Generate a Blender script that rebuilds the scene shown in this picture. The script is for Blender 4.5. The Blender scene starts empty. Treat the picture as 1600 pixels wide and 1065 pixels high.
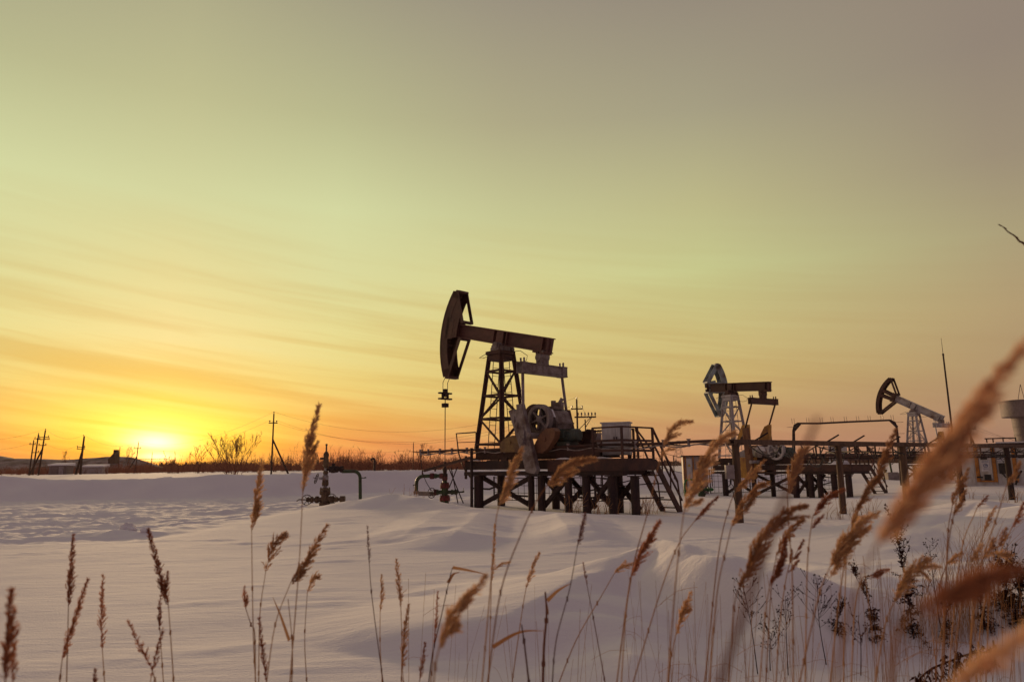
import bpy, math, random
import numpy as np
from mathutils import Vector, Matrix

random.seed(7)
SC = bpy.context.scene
COL = SC.collection
R = math.radians
PI = math.pi

# ------------------------------------------------------------------ camera
F_MM = 25.0
F = F_MM / 36.0 * 1600.0            # focal length in units of a 1600 px wide frame
CZ = 1.55
PITCH, ROLL = R(10.0), R(0.72)
_r = np.array([1.0, 0, 0]); _f = np.array([0, math.cos(PITCH), math.sin(PITCH)]); _u = np.array([0, -math.sin(PITCH), math.cos(PITCH)])
CAM_R = math.cos(ROLL) * _r - math.sin(ROLL) * _u
CAM_U = math.cos(ROLL) * _u + math.sin(ROLL) * _r
CAM = np.array([0, 0, CZ])

def ray(px, py):
    d = _f * F + CAM_R * (px - 800) - CAM_U * (py - 532.5)
    return d / d[1]
def at(px, py, Y):
    """the point seen at a spot of the photograph, Y metres ahead of the camera"""
    return CAM + ray(px, py) * Y
def on_plane(px, py, z=0.0):
    d = ray(px, py)
    return CAM + d * ((z - CZ) / d[2])

cam_d = bpy.data.cameras.new('camera')
cam = bpy.data.objects.new('camera', cam_d)
COL.objects.link(cam)
cam_d.lens = F_MM; cam_d.sensor_width = 36.0; cam_d.sensor_fit = 'HORIZONTAL'
cam_d.clip_start = 0.05; cam_d.clip_end = 20000
m3 = Matrix(((CAM_R[0], CAM_U[0], -_f[0]), (CAM_R[1], CAM_U[1], -_f[1]), (CAM_R[2], CAM_U[2], -_f[2])))
cam.matrix_world = Matrix.Translation(Vector(CAM)) @ m3.to_4x4()
cam_d.dof.use_dof = True
cam_d.dof.focus_distance = 9.0
cam_d.dof.aperture_fstop = 6.3
SC.camera = cam
SC.view_settings.view_transform = 'Standard'
SC.view_settings.look = 'None'
SC.view_settings.exposure = 0.0
SC.view_settings.gamma = 1.0
SC.cycles.max_bounces = 6
SC.cycles.use_denoising = True

# ------------------------------------------------------------------ mesh helpers
def tag(o, label=None, cat=None, group=None, kind=None):
    if label: o['label'] = label
    if cat: o['category'] = cat
    if group: o['group'] = group
    if kind: o['kind'] = kind
    return o

def empty(name, loc, rz=0.0, label=None, cat=None, group=None):
    o = bpy.data.objects.new(name, None)
    o.empty_display_size = 0.2
    COL.objects.link(o)
    o.location = Vector([float(c) for c in loc]); o.rotation_euler = (0, 0, rz)
    return tag(o, label, cat, group)

def V(*a):
    return np.array(a, float)
def unit(v):
    v = np.asarray(v, float); n = np.linalg.norm(v)
    return v / n if n > 1e-12 else v
def frame(d, up=None):
    d = unit(d)
    if up is None: up = V(0, 0, 1)
    if abs(np.dot(d, up)) > 0.985: up = V(1, 0, 0) if abs(d[0]) < 0.9 else V(0, 1, 0)
    s = unit(np.cross(d, up)); u = np.cross(s, d)
    return d, s, u

class MB:
    """collects shapes into one mesh"""
    def __init__(self):
        self.v = []; self.f = []; self.sm = []; self.off = V(0, 0, 0)
    def add(self, verts, faces, smooth=False):
        b = len(self.v)
        self.v.extend([tuple(np.asarray(p, float) - self.off) for p in verts])
        for fc in faces:
            self.f.append(tuple(b + i for i in fc)); self.sm.append(smooth)
    def box(self, c, s, ax=None):
        c = V(*c); hx, hy, hz = s[0] / 2, s[1] / 2, s[2] / 2
        if ax is None: ax = np.eye(3)
        vs = [c + ax[0] * x * hx + ax[1] * y * hy + ax[2] * z * hz for x in (-1, 1) for y in (-1, 1) for z in (-1, 1)]
        self.add(vs, [(0, 1, 3, 2), (4, 6, 7, 5), (0, 4, 5, 1), (2, 3, 7, 6), (0, 2, 6, 4), (1, 5, 7, 3)])
    def bar(self, p0, p1, w, h, up=None):
        p0 = V(*p0); p1 = V(*p1); L = np.linalg.norm(p1 - p0)
        d, s, u = frame(p1 - p0, up)
        self.box((p0 + p1) / 2, (L, w, h), (d, s, u))
    def angle(self, p0, p1, w, t=0.012):
        """an L profile"""
        p0 = V(*p0); p1 = V(*p1); d, s, u = frame(p1 - p0)
        L = np.linalg.norm(p1 - p0); c = (p0 + p1) / 2
        self.box(c, (L, w, t), (d, s, u)); self.box(c + s * (w / 2 - t / 2) + u * (w / 2 + t / 2), (L, t, w), (d, s, u))
    def tube(self, p0, p1, r0, r1=None, n=10, cap=True):
        if r1 is None: r1 = r0
        p0 = V(*p0); p1 = V(*p1); d, s, u = frame(p1 - p0)
        ring = [(math.cos(2 * PI * i / n), math.sin(2 * PI * i / n)) for i in range(n)]
        a = [p0 + (s * c + u * q) * r0 for c, q in ring]; b = [p1 + (s * c + u * q) * r1 for c, q in ring]
        self.add(a + b, [(i, (i + 1) % n, n + (i + 1) % n, n + i) for i in range(n)], True)
        if cap:
            self.add(a, [tuple(range(n - 1, -1, -1))]); self.add(b, [tuple(range(n))])
    def path(self, pts, r, n=6, cap=True):
        """a tube along a bent line; r a number or a list"""
        pts = [V(*p) for p in pts]; k = len(pts)
        rr = [r] * k if not hasattr(r, '__len__') else list(r)
        verts = []; prev = None
        for i in range(k):
            t = pts[min(i + 1, k - 1)] - pts[max(i - 1, 0)]
            d = unit(t)
            if prev is None: d, s, u = frame(d)
            else:
                s = unit(prev - d * np.dot(prev, d)); u = np.cross(s, d)
            prev = s
            for j in range(n):
                a = 2 * PI * j / n
                verts.append(pts[i] + (s * math.cos(a) + u * math.sin(a)) * rr[i])
        fs = []
        for i in range(k - 1):
            for j in range(n):
                fs.append((i * n + j, i * n + (j + 1) % n, (i + 1) * n + (j + 1) % n, (i + 1) * n + j))
        self.add(verts, fs, True)
        if cap:
            self.add(verts[:n], [tuple(range(n - 1, -1, -1))]); self.add(verts[-n:], [tuple(range(n))])
    def prism(self, outline, y0, y1):
        """outline in x,z extruded along y"""
        n = len(outline)
        a = [V(x, y0, z) for x, z in outline]; b = [V(x, y1, z) for x, z in outline]
        self.add(a + b, [(i, (i + 1) % n, n + (i + 1) % n, n + i) for i in range(n)] + [tuple(range(n - 1, -1, -1)), tuple(range(n, 2 * n))])
    def lathe(self, c, axis, prof, n=14):
        """prof: list of (distance along axis, radius)"""
        c = V(*c); d, s, u = frame(axis)
        for i in range(len(prof) - 1):
            (a0, r0), (a1, r1) = prof[i], prof[i + 1]
            va = [c + d * a0 + (s * math.cos(2 * PI * j / n) + u * math.sin(2 * PI * j / n)) * max(r0, 1e-4) for j in range(n)]
            vb = [c + d * a1 + (s * math.cos(2 * PI * j / n) + u * math.sin(2 * PI * j / n)) * max(r1, 1e-4) for j in range(n)]
            self.add(va + vb, [(j, (j + 1) % n, n + (j + 1) % n, n + j) for j in range(n)], True)
    def ring(self, c, axis, rad, r, n=20, m=6):
        c = V(*c); d, s, u = frame(axis); verts = []
        for i in range(n):
            a = 2 * PI * i / n; o = s * math.cos(a) + u * math.sin(a)
            for j in range(m):
                b = 2 * PI * j / m
                verts.append(c + o * (rad + r * math.cos(b)) + d * r * math.sin(b))
        self.add(verts, [(i * m + j, ((i + 1) % n) * m + j, ((i + 1) % n) * m + (j + 1) % m, i * m + (j + 1) % m) for i in range(n) for j in range(m)], True)
    def build(self, name, mat, parent=None, fix=True):
        me = bpy.data.meshes.new(name)
        me.from_pydata(self.v, [], self.f)
        me.polygons.foreach_set('use_smooth', self.sm)
        me.update()
        if fix:
            import bmesh
            bm = bmesh.new(); bm.from_mesh(me); bmesh.ops.recalc_face_normals(bm, faces=bm.faces); bm.to_mesh(me); bm.free()
        o = bpy.data.objects.new(name, me)
        COL.objects.link(o)
        if mat: me.materials.append(mat)
        if parent: o.parent = parent
        else: o.location = Vector(self.off)
        return o

def copy_tree(o, parent=None):
    c = o.copy(); COL.objects.link(c)
    if parent: c.parent = parent
    for ch in [x for x in bpy.data.objects if x.parent == o]:
        copy_tree(ch, c)
    return c

# ------------------------------------------------------------------ materials
def srgb(r, g, b):
    f = lambda c: (c / 255 / 12.92) if c / 255 <= 0.04045 else ((c / 255 + 0.055) / 1.055) ** 2.4
    return (f(r), f(g), f(b), 1.0)

def new_mat(name):
    m = bpy.data.materials.new(name); m.use_nodes = True
    nt = m.node_tree; nt.nodes.clear()
    return m, nt
def nd(nt, t, **kw):
    n = nt.nodes.new(t)
    for k, v in kw.items(): setattr(n, k, v)
    return n

def worn(name, c1, c2, scale=3.0, amount=0.5, rough=0.7, metal=0.0, stretch=(1, 1, 1), bump=0.15, detail=6.0, c3=None):
    """paint or metal of one colour with patches of another (rust, dirt, bare wood grain)"""
    m, nt = new_mat(name)
    tc = nd(nt, 'ShaderNodeTexCoord'); mp = nd(nt, 'ShaderNodeMapping'); mp.inputs['Scale'].default_value = stretch
    nt.links.new(tc.outputs['Object'], mp.inputs['Vector'])
    no = nd(nt, 'ShaderNodeTexNoise'); no.inputs['Scale'].default_value = scale; no.inputs['Detail'].default_value = detail; no.inputs['Roughness'].default_value = 0.62
    nt.links.new(mp.outputs[0], no.inputs['Vector'])
    rp = nd(nt, 'ShaderNodeValToRGB')
    rp.color_ramp.elements[0].position = max(0.0, 0.62 - amount * 0.5); rp.color_ramp.elements[1].position = min(1.0, 0.78 - amount * 0.35)
    rp.color_ramp.elements[0].color = (*c1, 1); rp.color_ramp.elements[1].color = (*c2, 1)
    nt.links.new(no.outputs['Fac'], rp.inputs['Fac'])
    n2 = nd(nt, 'ShaderNodeTexNoise'); n2.inputs['Scale'].default_value = scale * 7; n2.inputs['Detail'].default_value = 4
    nt.links.new(mp.outputs[0], n2.inputs['Vector'])
    mx = nd(nt, 'ShaderNodeMix', data_type='RGBA', blend_type='MULTIPLY'); mx.inputs['Factor'].default_value = 0.6
    r2 = nd(nt, 'ShaderNodeValToRGB'); r2.color_ramp.elements[0].position = 0.3; r2.color_ramp.elements[1].position = 0.7
    r2.color_ramp.elements[0].color = (0.55, 0.5, 0.48, 1) if c3 is None else (*c3, 1); r2.color_ramp.elements[1].color = (1, 1, 1, 1)
    nt.links.new(n2.outputs['Fac'], r2.inputs['Fac'])
    nt.links.new(rp.outputs['Color'], mx.inputs['A']); nt.links.new(r2.outputs['Color'], mx.inputs['B'])
    bs = nd(nt, 'ShaderNodeBsdfPrincipled'); bs.inputs['Roughness'].default_value = rough; bs.inputs['Metallic'].default_value = metal
    nt.links.new(mx.outputs['Result'], bs.inputs['Base Color'])
    if bump:
        bp = nd(nt, 'ShaderNodeBump'); bp.inputs['Strength'].default_value = bump; bp.inputs['Distance'].default_value = 0.02
        nt.links.new(n2.outputs['Fac'], bp.inputs['Height']); nt.links.new(bp.outputs[0], bs.inputs['Normal'])
    out = nd(nt, 'ShaderNodeOutputMaterial'); nt.links.new(bs.outputs[0], out.inputs['Surface'])
    return m

def dry(name, c1, c2, trans=0.4, scale=14.0, rough=0.8):
    """dry plant matter that lets light through"""
    m, nt = new_mat(name)
    tc = nd(nt, 'ShaderNodeTexCoord'); no = nd(nt, 'ShaderNodeTexNoise'); no.inputs['Scale'].default_value = scale; no.inputs['Detail'].default_value = 3
    nt.links.new(tc.outputs['Object'], no.inputs['Vector'])
    oi = nd(nt, 'ShaderNodeObjectInfo')
    ad = nd(nt, 'ShaderNodeMath', operation='MULTIPLY_ADD'); ad.inputs[1].default_value = 0.5; ad.inputs[2].default_value = -0.25
    nt.links.new(oi.outputs['Random'], ad.inputs[0])
    a2 = nd(nt, 'ShaderNodeMath', operation='ADD'); nt.links.new(no.outputs['Fac'], a2.inputs[0]); nt.links.new(ad.outputs[0], a2.inputs[1])
    rp = nd(nt, 'ShaderNodeValToRGB'); rp.color_ramp.elements[0].position = 0.28; rp.color_ramp.elements[1].position = 0.72
    rp.color_ramp.elements[0].color = (*c1, 1); rp.color_ramp.elements[1].color = (*c2, 1)
    nt.links.new(a2.outputs[0], rp.inputs['Fac'])
    df = nd(nt, 'ShaderNodeBsdfDiffuse'); tr = nd(nt, 'ShaderNodeBsdfTranslucent')
    nt.links.new(rp.outputs[0], df.inputs['Color']); nt.links.new(rp.outputs[0], tr.inputs['Color'])
    mx = nd(nt, 'ShaderNodeMixShader'); mx.inputs[0].default_value = trans
    nt.links.new(df.outputs[0], mx.inputs[1]); nt.links.new(tr.outputs[0], mx.inputs[2])
    out = nd(nt, 'ShaderNodeOutputMaterial'); nt.links.new(mx.outputs[0], out.inputs['Surface'])
    return m

M = {}
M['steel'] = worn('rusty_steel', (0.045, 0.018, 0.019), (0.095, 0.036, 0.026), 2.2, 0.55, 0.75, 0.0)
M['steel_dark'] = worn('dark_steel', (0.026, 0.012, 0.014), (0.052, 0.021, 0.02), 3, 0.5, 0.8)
M['beam'] = worn('brown_beam_paint', (0.085, 0.028, 0.030), (0.16, 0.062, 0.052), 1.5, 0.55, 0.6, 0, (0.5, 1, 1.6))
M['beam_plain'] = worn('dark_brown_beam_paint', (0.066, 0.025, 0.024), (0.105, 0.042, 0.032), 1.2, 0.5, 0.6)
M['grey_steel'] = worn('grey_worn_paint', (0.30, 0.245, 0.25), (0.12, 0.07, 0.06), 2.4, 0.42, 0.6)
M['pale_steel'] = worn('pale_grey_paint', (0.50, 0.46, 0.48), (0.20, 0.12, 0.10), 1.6, 0.30, 0.55)
M['blue_steel'] = worn('pale_blue_paint', (0.33, 0.40, 0.43), (0.16, 0.11, 0.10), 1.8, 0.35, 0.55)
M['yellow'] = worn('yellow_paint', (0.55, 0.27, 0.045), (0.26, 0.11, 0.04), 1.6, 0.35, 0.55)
M['olive'] = worn('dull_yellow_paint', (0.24, 0.14, 0.05), (0.13, 0.06, 0.035), 2, 0.4, 0.65)
M['ochre'] = worn('orange_brown_paint', (0.20, 0.085, 0.04), (0.14, 0.055, 0.035), 2, 0.4, 0.65)
M['umber'] = worn('dark_brown_paint', (0.10, 0.04, 0.025), (0.06, 0.025, 0.02), 2, 0.4, 0.65)
M['green'] = worn('green_paint', (0.035, 0.07, 0.025), (0.04, 0.03, 0.02), 4, 0.35, 0.5)
M['green_bright'] = worn('bright_green_paint', (0.03, 0.17, 0.04), (0.04, 0.08, 0.03), 4, 0.3, 0.5)
M['red'] = worn('red_paint', (0.17, 0.015, 0.02), (0.09, 0.02, 0.02), 4, 0.35, 0.5)
M['valve_pale'] = worn('pale_blue_valve_paint', (0.42, 0.44, 0.50), (0.20, 0.10, 0.09), 5, 0.4, 0.55)
M['valve_dull'] = worn('dull_brown_valve_paint', (0.17, 0.11, 0.06), (0.10, 0.05, 0.03), 6, 0.5, 0.65)
M['motor'] = worn('blue_green_motor_paint', (0.06, 0.085, 0.08), (0.06, 0.05, 0.035), 4, 0.4, 0.55)
M['wood'] = worn('weathered_wood', (0.17, 0.095, 0.06), (0.09, 0.05, 0.035), 2.6, 0.55, 0.9, 0, (6, 6, 0.5), 0.4)
M['pole_wood'] = worn('dark_pole_wood', (0.06, 0.03, 0.025), (0.035, 0.018, 0.016), 1.5, 0.5, 0.9, 0, (4, 4, 0.4))
M['white_metal'] = worn('white_sheet_metal', (0.60, 0.57, 0.58), (0.45, 0.38, 0.34), 1.3, 0.22, 0.5, 0, (1, 1, 0.4), 0.05)
M['grey_box'] = worn('grey_box_paint', (0.36, 0.30, 0.31), (0.25, 0.19, 0.19), 2.5, 0.3, 0.55, 0, (1, 1, 1), 0.04)
M['orange'] = worn('orange_frame_paint', (0.52, 0.19, 0.02), (0.28, 0.10, 0.02), 3, 0.4, 0.55)
M['concrete'] = worn('grey_concrete', (0.34, 0.29, 0.27), (0.24, 0.20, 0.19), 2, 0.5, 0.9)
M['cable'] = worn('black_cable_rubber', (0.03, 0.02, 0.022), (0.05, 0.035, 0.035), 5, 0.5, 0.6)
M['clamp'] = worn('pale_clamp_metal', (0.40, 0.33, 0.32), (0.2, 0.13, 0.11), 8, 0.4, 0.5)
M['insul'] = worn('brown_insulator_glaze', (0.10, 0.05, 0.04), (0.05, 0.03, 0.03), 5, 0.4, 0.3)
M['tower_grey'] = worn('dull_grey_tower_paint', (0.20, 0.15, 0.155), (0.15, 0.11, 0.11), 0.4, 0.4, 0.7)
M['sign_white'] = worn('white_sign_sheet', (0.66, 0.62, 0.66), (0.55, 0.5, 0.52), 2, 0.3, 0.5, 0, (1, 1, 1), 0)
M['sign_blue'] = worn('blue_grey_print', (0.12, 0.15, 0.30), (0.18, 0.2, 0.35), 4, 0.3, 0.6, 0, (1, 1, 1), 0)
M['sign_yellow'] = worn('yellow_print', (0.65, 0.50, 0.05), (0.6, 0.42, 0.05), 4, 0.3, 0.6, 0, (1, 1, 1), 0)
M['black'] = worn('black_vent_paint', (0.022, 0.014, 0.014), (0.04, 0.025, 0.02), 4, 0.4, 0.7, 0, (1, 1, 1), 0)
M['reed'] = dry('straw_seed_heads', (0.40, 0.20, 0.105), (0.67, 0.42, 0.235), 0.45, 40)
M['reed_dark'] = dry('brown_seed_heads', (0.27, 0.095, 0.055), (0.48, 0.205, 0.11), 0.42, 40)
M['reed_near'] = dry('soft_straw_plume', (0.74, 0.45, 0.27), (0.88, 0.62, 0.40), 0.55, 60)
M['reed_purple'] = dry('purple_brown_seed_heads', (0.20, 0.10, 0.10), (0.33, 0.18, 0.16), 0.38, 40)
M['stem'] = dry('straw_stems', (0.27, 0.12, 0.06), (0.46, 0.24, 0.11), 0.15, 9)
M['stem_dark'] = dry('dark_stems', (0.10, 0.045, 0.035), (0.18, 0.08, 0.055), 0.1, 9)
M['weed'] = dry('dead_weed_leaves', (0.035, 0.014, 0.016), (0.085, 0.035, 0.03), 0.2, 30)
M['scrub'] = dry('bare_scrub_twigs', (0.13, 0.05, 0.042), (0.26, 0.11, 0.075), 0.25, 0.15)
M['bark'] = dry('bare_tree_bark', (0.15, 0.06, 0.045), (0.26, 0.11, 0.07), 0.15, 0.6)
M['conifer'] = dry('far_forest_foliage', (0.045, 0.03, 0.036), (0.08, 0.05, 0.05), 0.2, 0.05)

def snow_mat():
    m, nt = new_mat('wind_packed_snow')
    tc = nd(nt, 'ShaderNodeTexCoord')
    bs = nd(nt, 'ShaderNodeBsdfPrincipled'); bs.inputs['Roughness'].default_value = 0.9
    bs.inputs['Specular IOR Level'].default_value = 0.05
    # slight real dirt and crust differences
    n0 = nd(nt, 'ShaderNodeTexNoise'); n0.inputs['Scale'].default_value = 0.35; n0.inputs['Detail'].default_value = 5
    nt.links.new(tc.outputs['Object'], n0.inputs['Vector'])
    rp = nd(nt, 'ShaderNodeValToRGB'); rp.color_ramp.elements[0].position = 0.3; rp.color_ramp.elements[1].position = 0.7
    rp.color_ramp.elements[0].color = (0.76, 0.72, 0.77, 1); rp.color_ramp.elements[1].color = (0.84, 0.80, 0.83, 1)
    nt.links.new(n0.outputs['Fac'], rp.inputs['Fac']); nt.links.new(rp.outputs[0], bs.inputs['Base Color'])
    # wind ripples across the view, and grain
    mp = nd(nt, 'ShaderNodeMapping'); mp.inputs['Scale'].default_value = (1.5, 5.0, 1.0); mp.inputs['Rotation'].default_value = (0, 0, R(-14))
    nt.links.new(tc.outputs['Object'], mp.inputs['Vector'])
    n1 = nd(nt, 'ShaderNodeTexNoise'); n1.inputs['Scale'].default_value = 1.3; n1.inputs['Detail'].default_value = 7; n1.inputs['Roughness'].default_value = 0.6
    nt.links.new(mp.outputs[0], n1.inputs['Vector'])
    n2 = nd(nt, 'ShaderNodeTexNoise'); n2.inputs['Scale'].default_value = 55; n2.inputs['Detail'].default_value = 3
    nt.links.new(tc.outputs['Object'], n2.inputs['Vector'])
    b1 = nd(nt, 'ShaderNodeBump'); b1.inputs['Strength'].default_value = 0.33; b1.inputs['Distance'].default_value = 0.05
    b2 = nd(nt, 'ShaderNodeBump'); b2.inputs['Strength'].default_value = 0.6; b2.inputs['Distance'].default_value = 0.008
    nt.links.new(n1.outputs['Fac'], b1.inputs['Height']); nt.links.new(n2.outputs['Fac'], b2.inputs['Height'])
    nt.links.new(b1.outputs[0], b2.inputs['Normal']); nt.links.new(b2.outputs[0], bs.inputs['Normal'])
    out = nd(nt, 'ShaderNodeOutputMaterial'); nt.links.new(bs.outputs[0], out.inputs['Surface'])
    return m
M['snow'] = snow_mat()
# ------------------------------------------------------------------ sky and sun
SUN_AZ, SUN_EL = R(-26.2), R(2.6)
def build_world():
    w = bpy.data.worlds.new("World"); SC.world = w; w.use_nodes = True
    nt = w.node_tree; nt.nodes.clear(); L = nt.links
    def mt(op, a, b=None, c=None):
        n = nd(nt, 'ShaderNodeMath', operation=op)
        for i, x in enumerate((a, b, c)):
            if x is None: continue
            if isinstance(x, (int, float)): n.inputs[i].default_value = x
            else: L.new(x, n.inputs[i])
        return n.outputs[0]
    def mixc(f, a, b, mode='MIX'):
        n = nd(nt, 'ShaderNodeMix', data_type='RGBA', blend_type=mode)
        for k, x in (('Factor', f), ('A', a), ('B', b)):
            if isinstance(x, (int, float)): n.inputs[k].default_value = x
            elif isinstance(x, tuple): n.inputs[k].default_value = (*x, 1)
            else: L.new(x, n.inputs[k])
        return n.outputs['Result']
    tc = nd(nt, 'ShaderNodeTexCoord'); sp = nd(nt, 'ShaderNodeSeparateXYZ'); L.new(tc.outputs['Generated'], sp.inputs[0])
    X, Y, Z = sp.outputs
    el = mt('MULTIPLY', mt('ARCSINE', Z), 180 / PI)
    hl = mt('MAXIMUM', mt('SQRT', mt('ADD', mt('MULTIPLY', X, X), mt('MULTIPLY', Y, Y))), 1e-4)
    cosr = mt('DIVIDE', mt('ADD', mt('MULTIPLY', X, math.sin(SUN_AZ)), mt('MULTIPLY', Y, math.cos(SUN_AZ))), hl)
    sinr = mt('DIVIDE', mt('SUBTRACT', mt('MULTIPLY', X, math.cos(SUN_AZ)), mt('MULTIPLY', Y, math.sin(SUN_AZ))), hl)
    az = mt('MULTIPLY', mt('ARCTAN2', sinr, cosr), 180 / PI)       # degrees to the right of the sun
    rel = mt('ABSOLUTE', az)
    EL = [0, 1.5, 3.5, 6.5, 10, 15, 20, 27, 36, 60]
    T = {0: [(0.95, 0.24, 0.012), (0.97, 0.47, 0.03), (0.965, 0.691, 0.105), (0.875, 0.633, 0.161), (0.838, 0.712, 0.302), (0.739, 0.678, 0.309), (0.641, 0.66, 0.341), (0.518, 0.506, 0.271), (0.397, 0.367, 0.227), (0.25, 0.19, 0.19)],
         12: [(0.75, 0.19, 0.062), (0.79, 0.27, 0.07), (0.83, 0.44, 0.10), (0.78, 0.60, 0.18), (0.755, 0.68, 0.27), (0.686, 0.678, 0.323), (0.643, 0.677, 0.35), (0.483, 0.479, 0.262), (0.355, 0.322, 0.217), (0.25, 0.19, 0.19)],
         26: [(0.64, 0.275, 0.125), (0.67, 0.315, 0.125), (0.70, 0.43, 0.13), (0.70, 0.53, 0.18), (0.701, 0.567, 0.207), (0.673, 0.639, 0.286), (0.564, 0.562, 0.287), (0.427, 0.392, 0.234), (0.322, 0.279, 0.207), (0.25, 0.19, 0.19)],
         42: [(0.53, 0.25, 0.145), (0.55, 0.27, 0.147), (0.57, 0.34, 0.15), (0.61, 0.44, 0.16), (0.603, 0.502, 0.201), (0.577, 0.586, 0.267), (0.51, 0.481, 0.242), (0.378, 0.342, 0.222), (0.289, 0.24, 0.189), (0.25, 0.19, 0.19)],
         62: [(0.353, 0.19, 0.135), (0.37, 0.205, 0.138), (0.41, 0.245, 0.145), (0.43, 0.29, 0.152), (0.448, 0.328, 0.168), (0.411, 0.346, 0.191), (0.339, 0.274, 0.183), (0.291, 0.233, 0.179), (0.288, 0.228, 0.18), (0.25, 0.19, 0.19)],
         90: [(0.27, 0.16, 0.13), (0.27, 0.16, 0.132), (0.27, 0.165, 0.135), (0.27, 0.17, 0.14), (0.265, 0.18, 0.145), (0.26, 0.185, 0.155), (0.255, 0.185, 0.16), (0.25, 0.185, 0.165), (0.24, 0.185, 0.17), (0.225, 0.17, 0.182)],
         140: [(0.17, 0.105, 0.125), (0.17, 0.105, 0.128), (0.17, 0.108, 0.13), (0.17, 0.112, 0.135), (0.17, 0.118, 0.142), (0.17, 0.122, 0.147), (0.17, 0.126, 0.15), (0.18, 0.138, 0.142), (0.195, 0.152, 0.155), (0.217, 0.169, 0.168)]}
    # thin streaks of high cloud bend the gradient a little up and down
    cv = nd(nt, 'ShaderNodeCombineXYZ')
    tilt = mt('ADD', el, mt('MULTIPLY', az, 0.13))
    L.new(mt('MULTIPLY', az, 0.035), cv.inputs[0]); L.new(mt('MULTIPLY', tilt, 0.8), cv.inputs[1])
    n1 = nd(nt, 'ShaderNodeTexNoise'); n1.inputs['Scale'].default_value = 1.0; n1.inputs['Detail'].default_value = 6; n1.inputs['Roughness'].default_value = 0.55; n1.inputs['Distortion'].default_value = 0.35
    L.new(cv.outputs[0], n1.inputs['Vector'])
    low = nd(nt, 'ShaderNodeMapRange'); L.new(el, low.inputs[0]); low.inputs[1].default_value = 21; low.inputs[2].default_value = 9
    low2 = nd(nt, 'ShaderNodeMapRange'); L.new(rel, low2.inputs[0]); low2.inputs[1].default_value = 60; low2.inputs[2].default_value = 14; low2.inputs[3].default_value = 0.15
    lw = mt('MULTIPLY', low.outputs[0], low2.outputs[0])
    nn = mt('MULTIPLY', mt('SUBTRACT', n1.outputs['Fac'], 0.5), lw)
    fac = mt('DIVIDE', mt('MAXIMUM', mt('ADD', el, mt('MULTIPLY', nn, 5.0)), 0.0), 60.0)
    cols = []
    for k in sorted(T):
        rp = nd(nt, 'ShaderNodeValToRGB'); cr = rp.color_ramp; cr.interpolation = 'EASE' if False else 'LINEAR'
        for i, (e, c) in enumerate(zip(EL, T[k])):
            s = cr.elements[i] if i < 2 else cr.elements.new(e / 60)
            s.position = e / 60; s.color = (*c, 1)
        # elements() re-sorts on position: set again in order
        for s, (e, c) in zip(cr.elements, zip(EL, T[k])):
            s.position = e / 60; s.color = (*c, 1)
        L.new(fac, rp.inputs[0]); cols.append((k, rp.outputs[0]))
    col = cols[0][1]
    for (k0, _), (k1, c1) in zip(cols, cols[1:]):
        mr = nd(nt, 'ShaderNodeMapRange'); L.new(rel, mr.inputs[0]); mr.inputs[1].default_value = k0; mr.inputs[2].default_value = k1
        col = mixc(mr.outputs[0], col, c1)
    # streaks also darken and redden
    rs = nd(nt, 'ShaderNodeMapRange'); L.new(n1.outputs['Fac'], rs.inputs[0]); rs.inputs[1].default_value = 0.56; rs.inputs[2].default_value = 0.36
    col = mixc(mt('MULTIPLY', mt('MULTIPLY', rs.outputs[0], lw), 0.62), col, mixc(1.0, col, (0.83, 0.72, 0.62), 'MULTIPLY'))
    # glow of the sun behind the streaks
    def gauss(cx, sx, cy, sy, tl=0.0):
        a = mt('DIVIDE', mt('SUBTRACT', az, cx), sx); b = mt('DIVIDE', mt('SUBTRACT', mt('ADD', el, mt('MULTIPLY', az, tl)), cy), sy)
        return mt('POWER', math.e, mt('MULTIPLY', mt('ADD', mt('MULTIPLY', a, a), mt('MULTIPLY', b, b)), -1.0))
    def glow(col, g, c, k):
        s = mixc(1.0, (*c,), (0, 0, 0), 'ADD')
        return mixc(mt('MULTIPLY', g, k), col, tuple(c), 'ADD')
    bars = nd(nt, 'ShaderNodeMapRange'); L.new(n1.outputs['Fac'], bars.inputs[0]); bars.inputs[1].default_value = 0.3; bars.inputs[2].default_value = 0.62; bars.inputs[3].default_value = 0.35
    col = glow(col, gauss(0, 7.0, 2.4, 2.3, 0.06), (0.45, 0.40, 0.0), 1.0)
    col = glow(col, mt('MULTIPLY', gauss(-0.2, 2.4, 2.2, 1.0, 0.06), bars.outputs[0]), (1.1, 0.85, 0.45), 1.0)
    col = glow(col, gauss(-0.3, 1.5, 2.0, 0.55, 0.03), (0.7, 0.65, 0.5), 1.0)
    col = glow(col, gauss(-0.1, 1.2, 1.0, 0.28, 0.02), (1.2, 1.1, 0.7), 1.0)
    col = glow(col, gauss(0.1, 3.2, 0.6, 0.8, 0.0), (0.6, 0.16, 0.0), 1.0)
    sky = nd(nt, 'ShaderNodeTexSky', sky_type='NISHITA'); sky.sun_disc = False; sky.sun_elevation = SUN_EL; sky.sun_rotation = SUN_AZ
    sky.dust_density = 2.0
    b1 = nd(nt, 'ShaderNodeBackground'); L.new(col, b1.inputs[0]); b1.inputs[1].default_value = 0.98
    b2 = nd(nt, 'ShaderNodeBackground'); L.new(sky.outputs[0], b2.inputs[0]); b2.inputs[1].default_value = 0.008
    ad = nd(nt, 'ShaderNodeAddShader'); L.new(b1.outputs[0], ad.inputs[0]); L.new(b2.outputs[0], ad.inputs[1])
    out = nd(nt, 'ShaderNodeOutputWorld'); L.new(ad.outputs[0], out.inputs[0])
    w.cycles.sampling_method = 'MANUAL'; w.cycles.sample_map_resolution = 1024
build_world()
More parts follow.
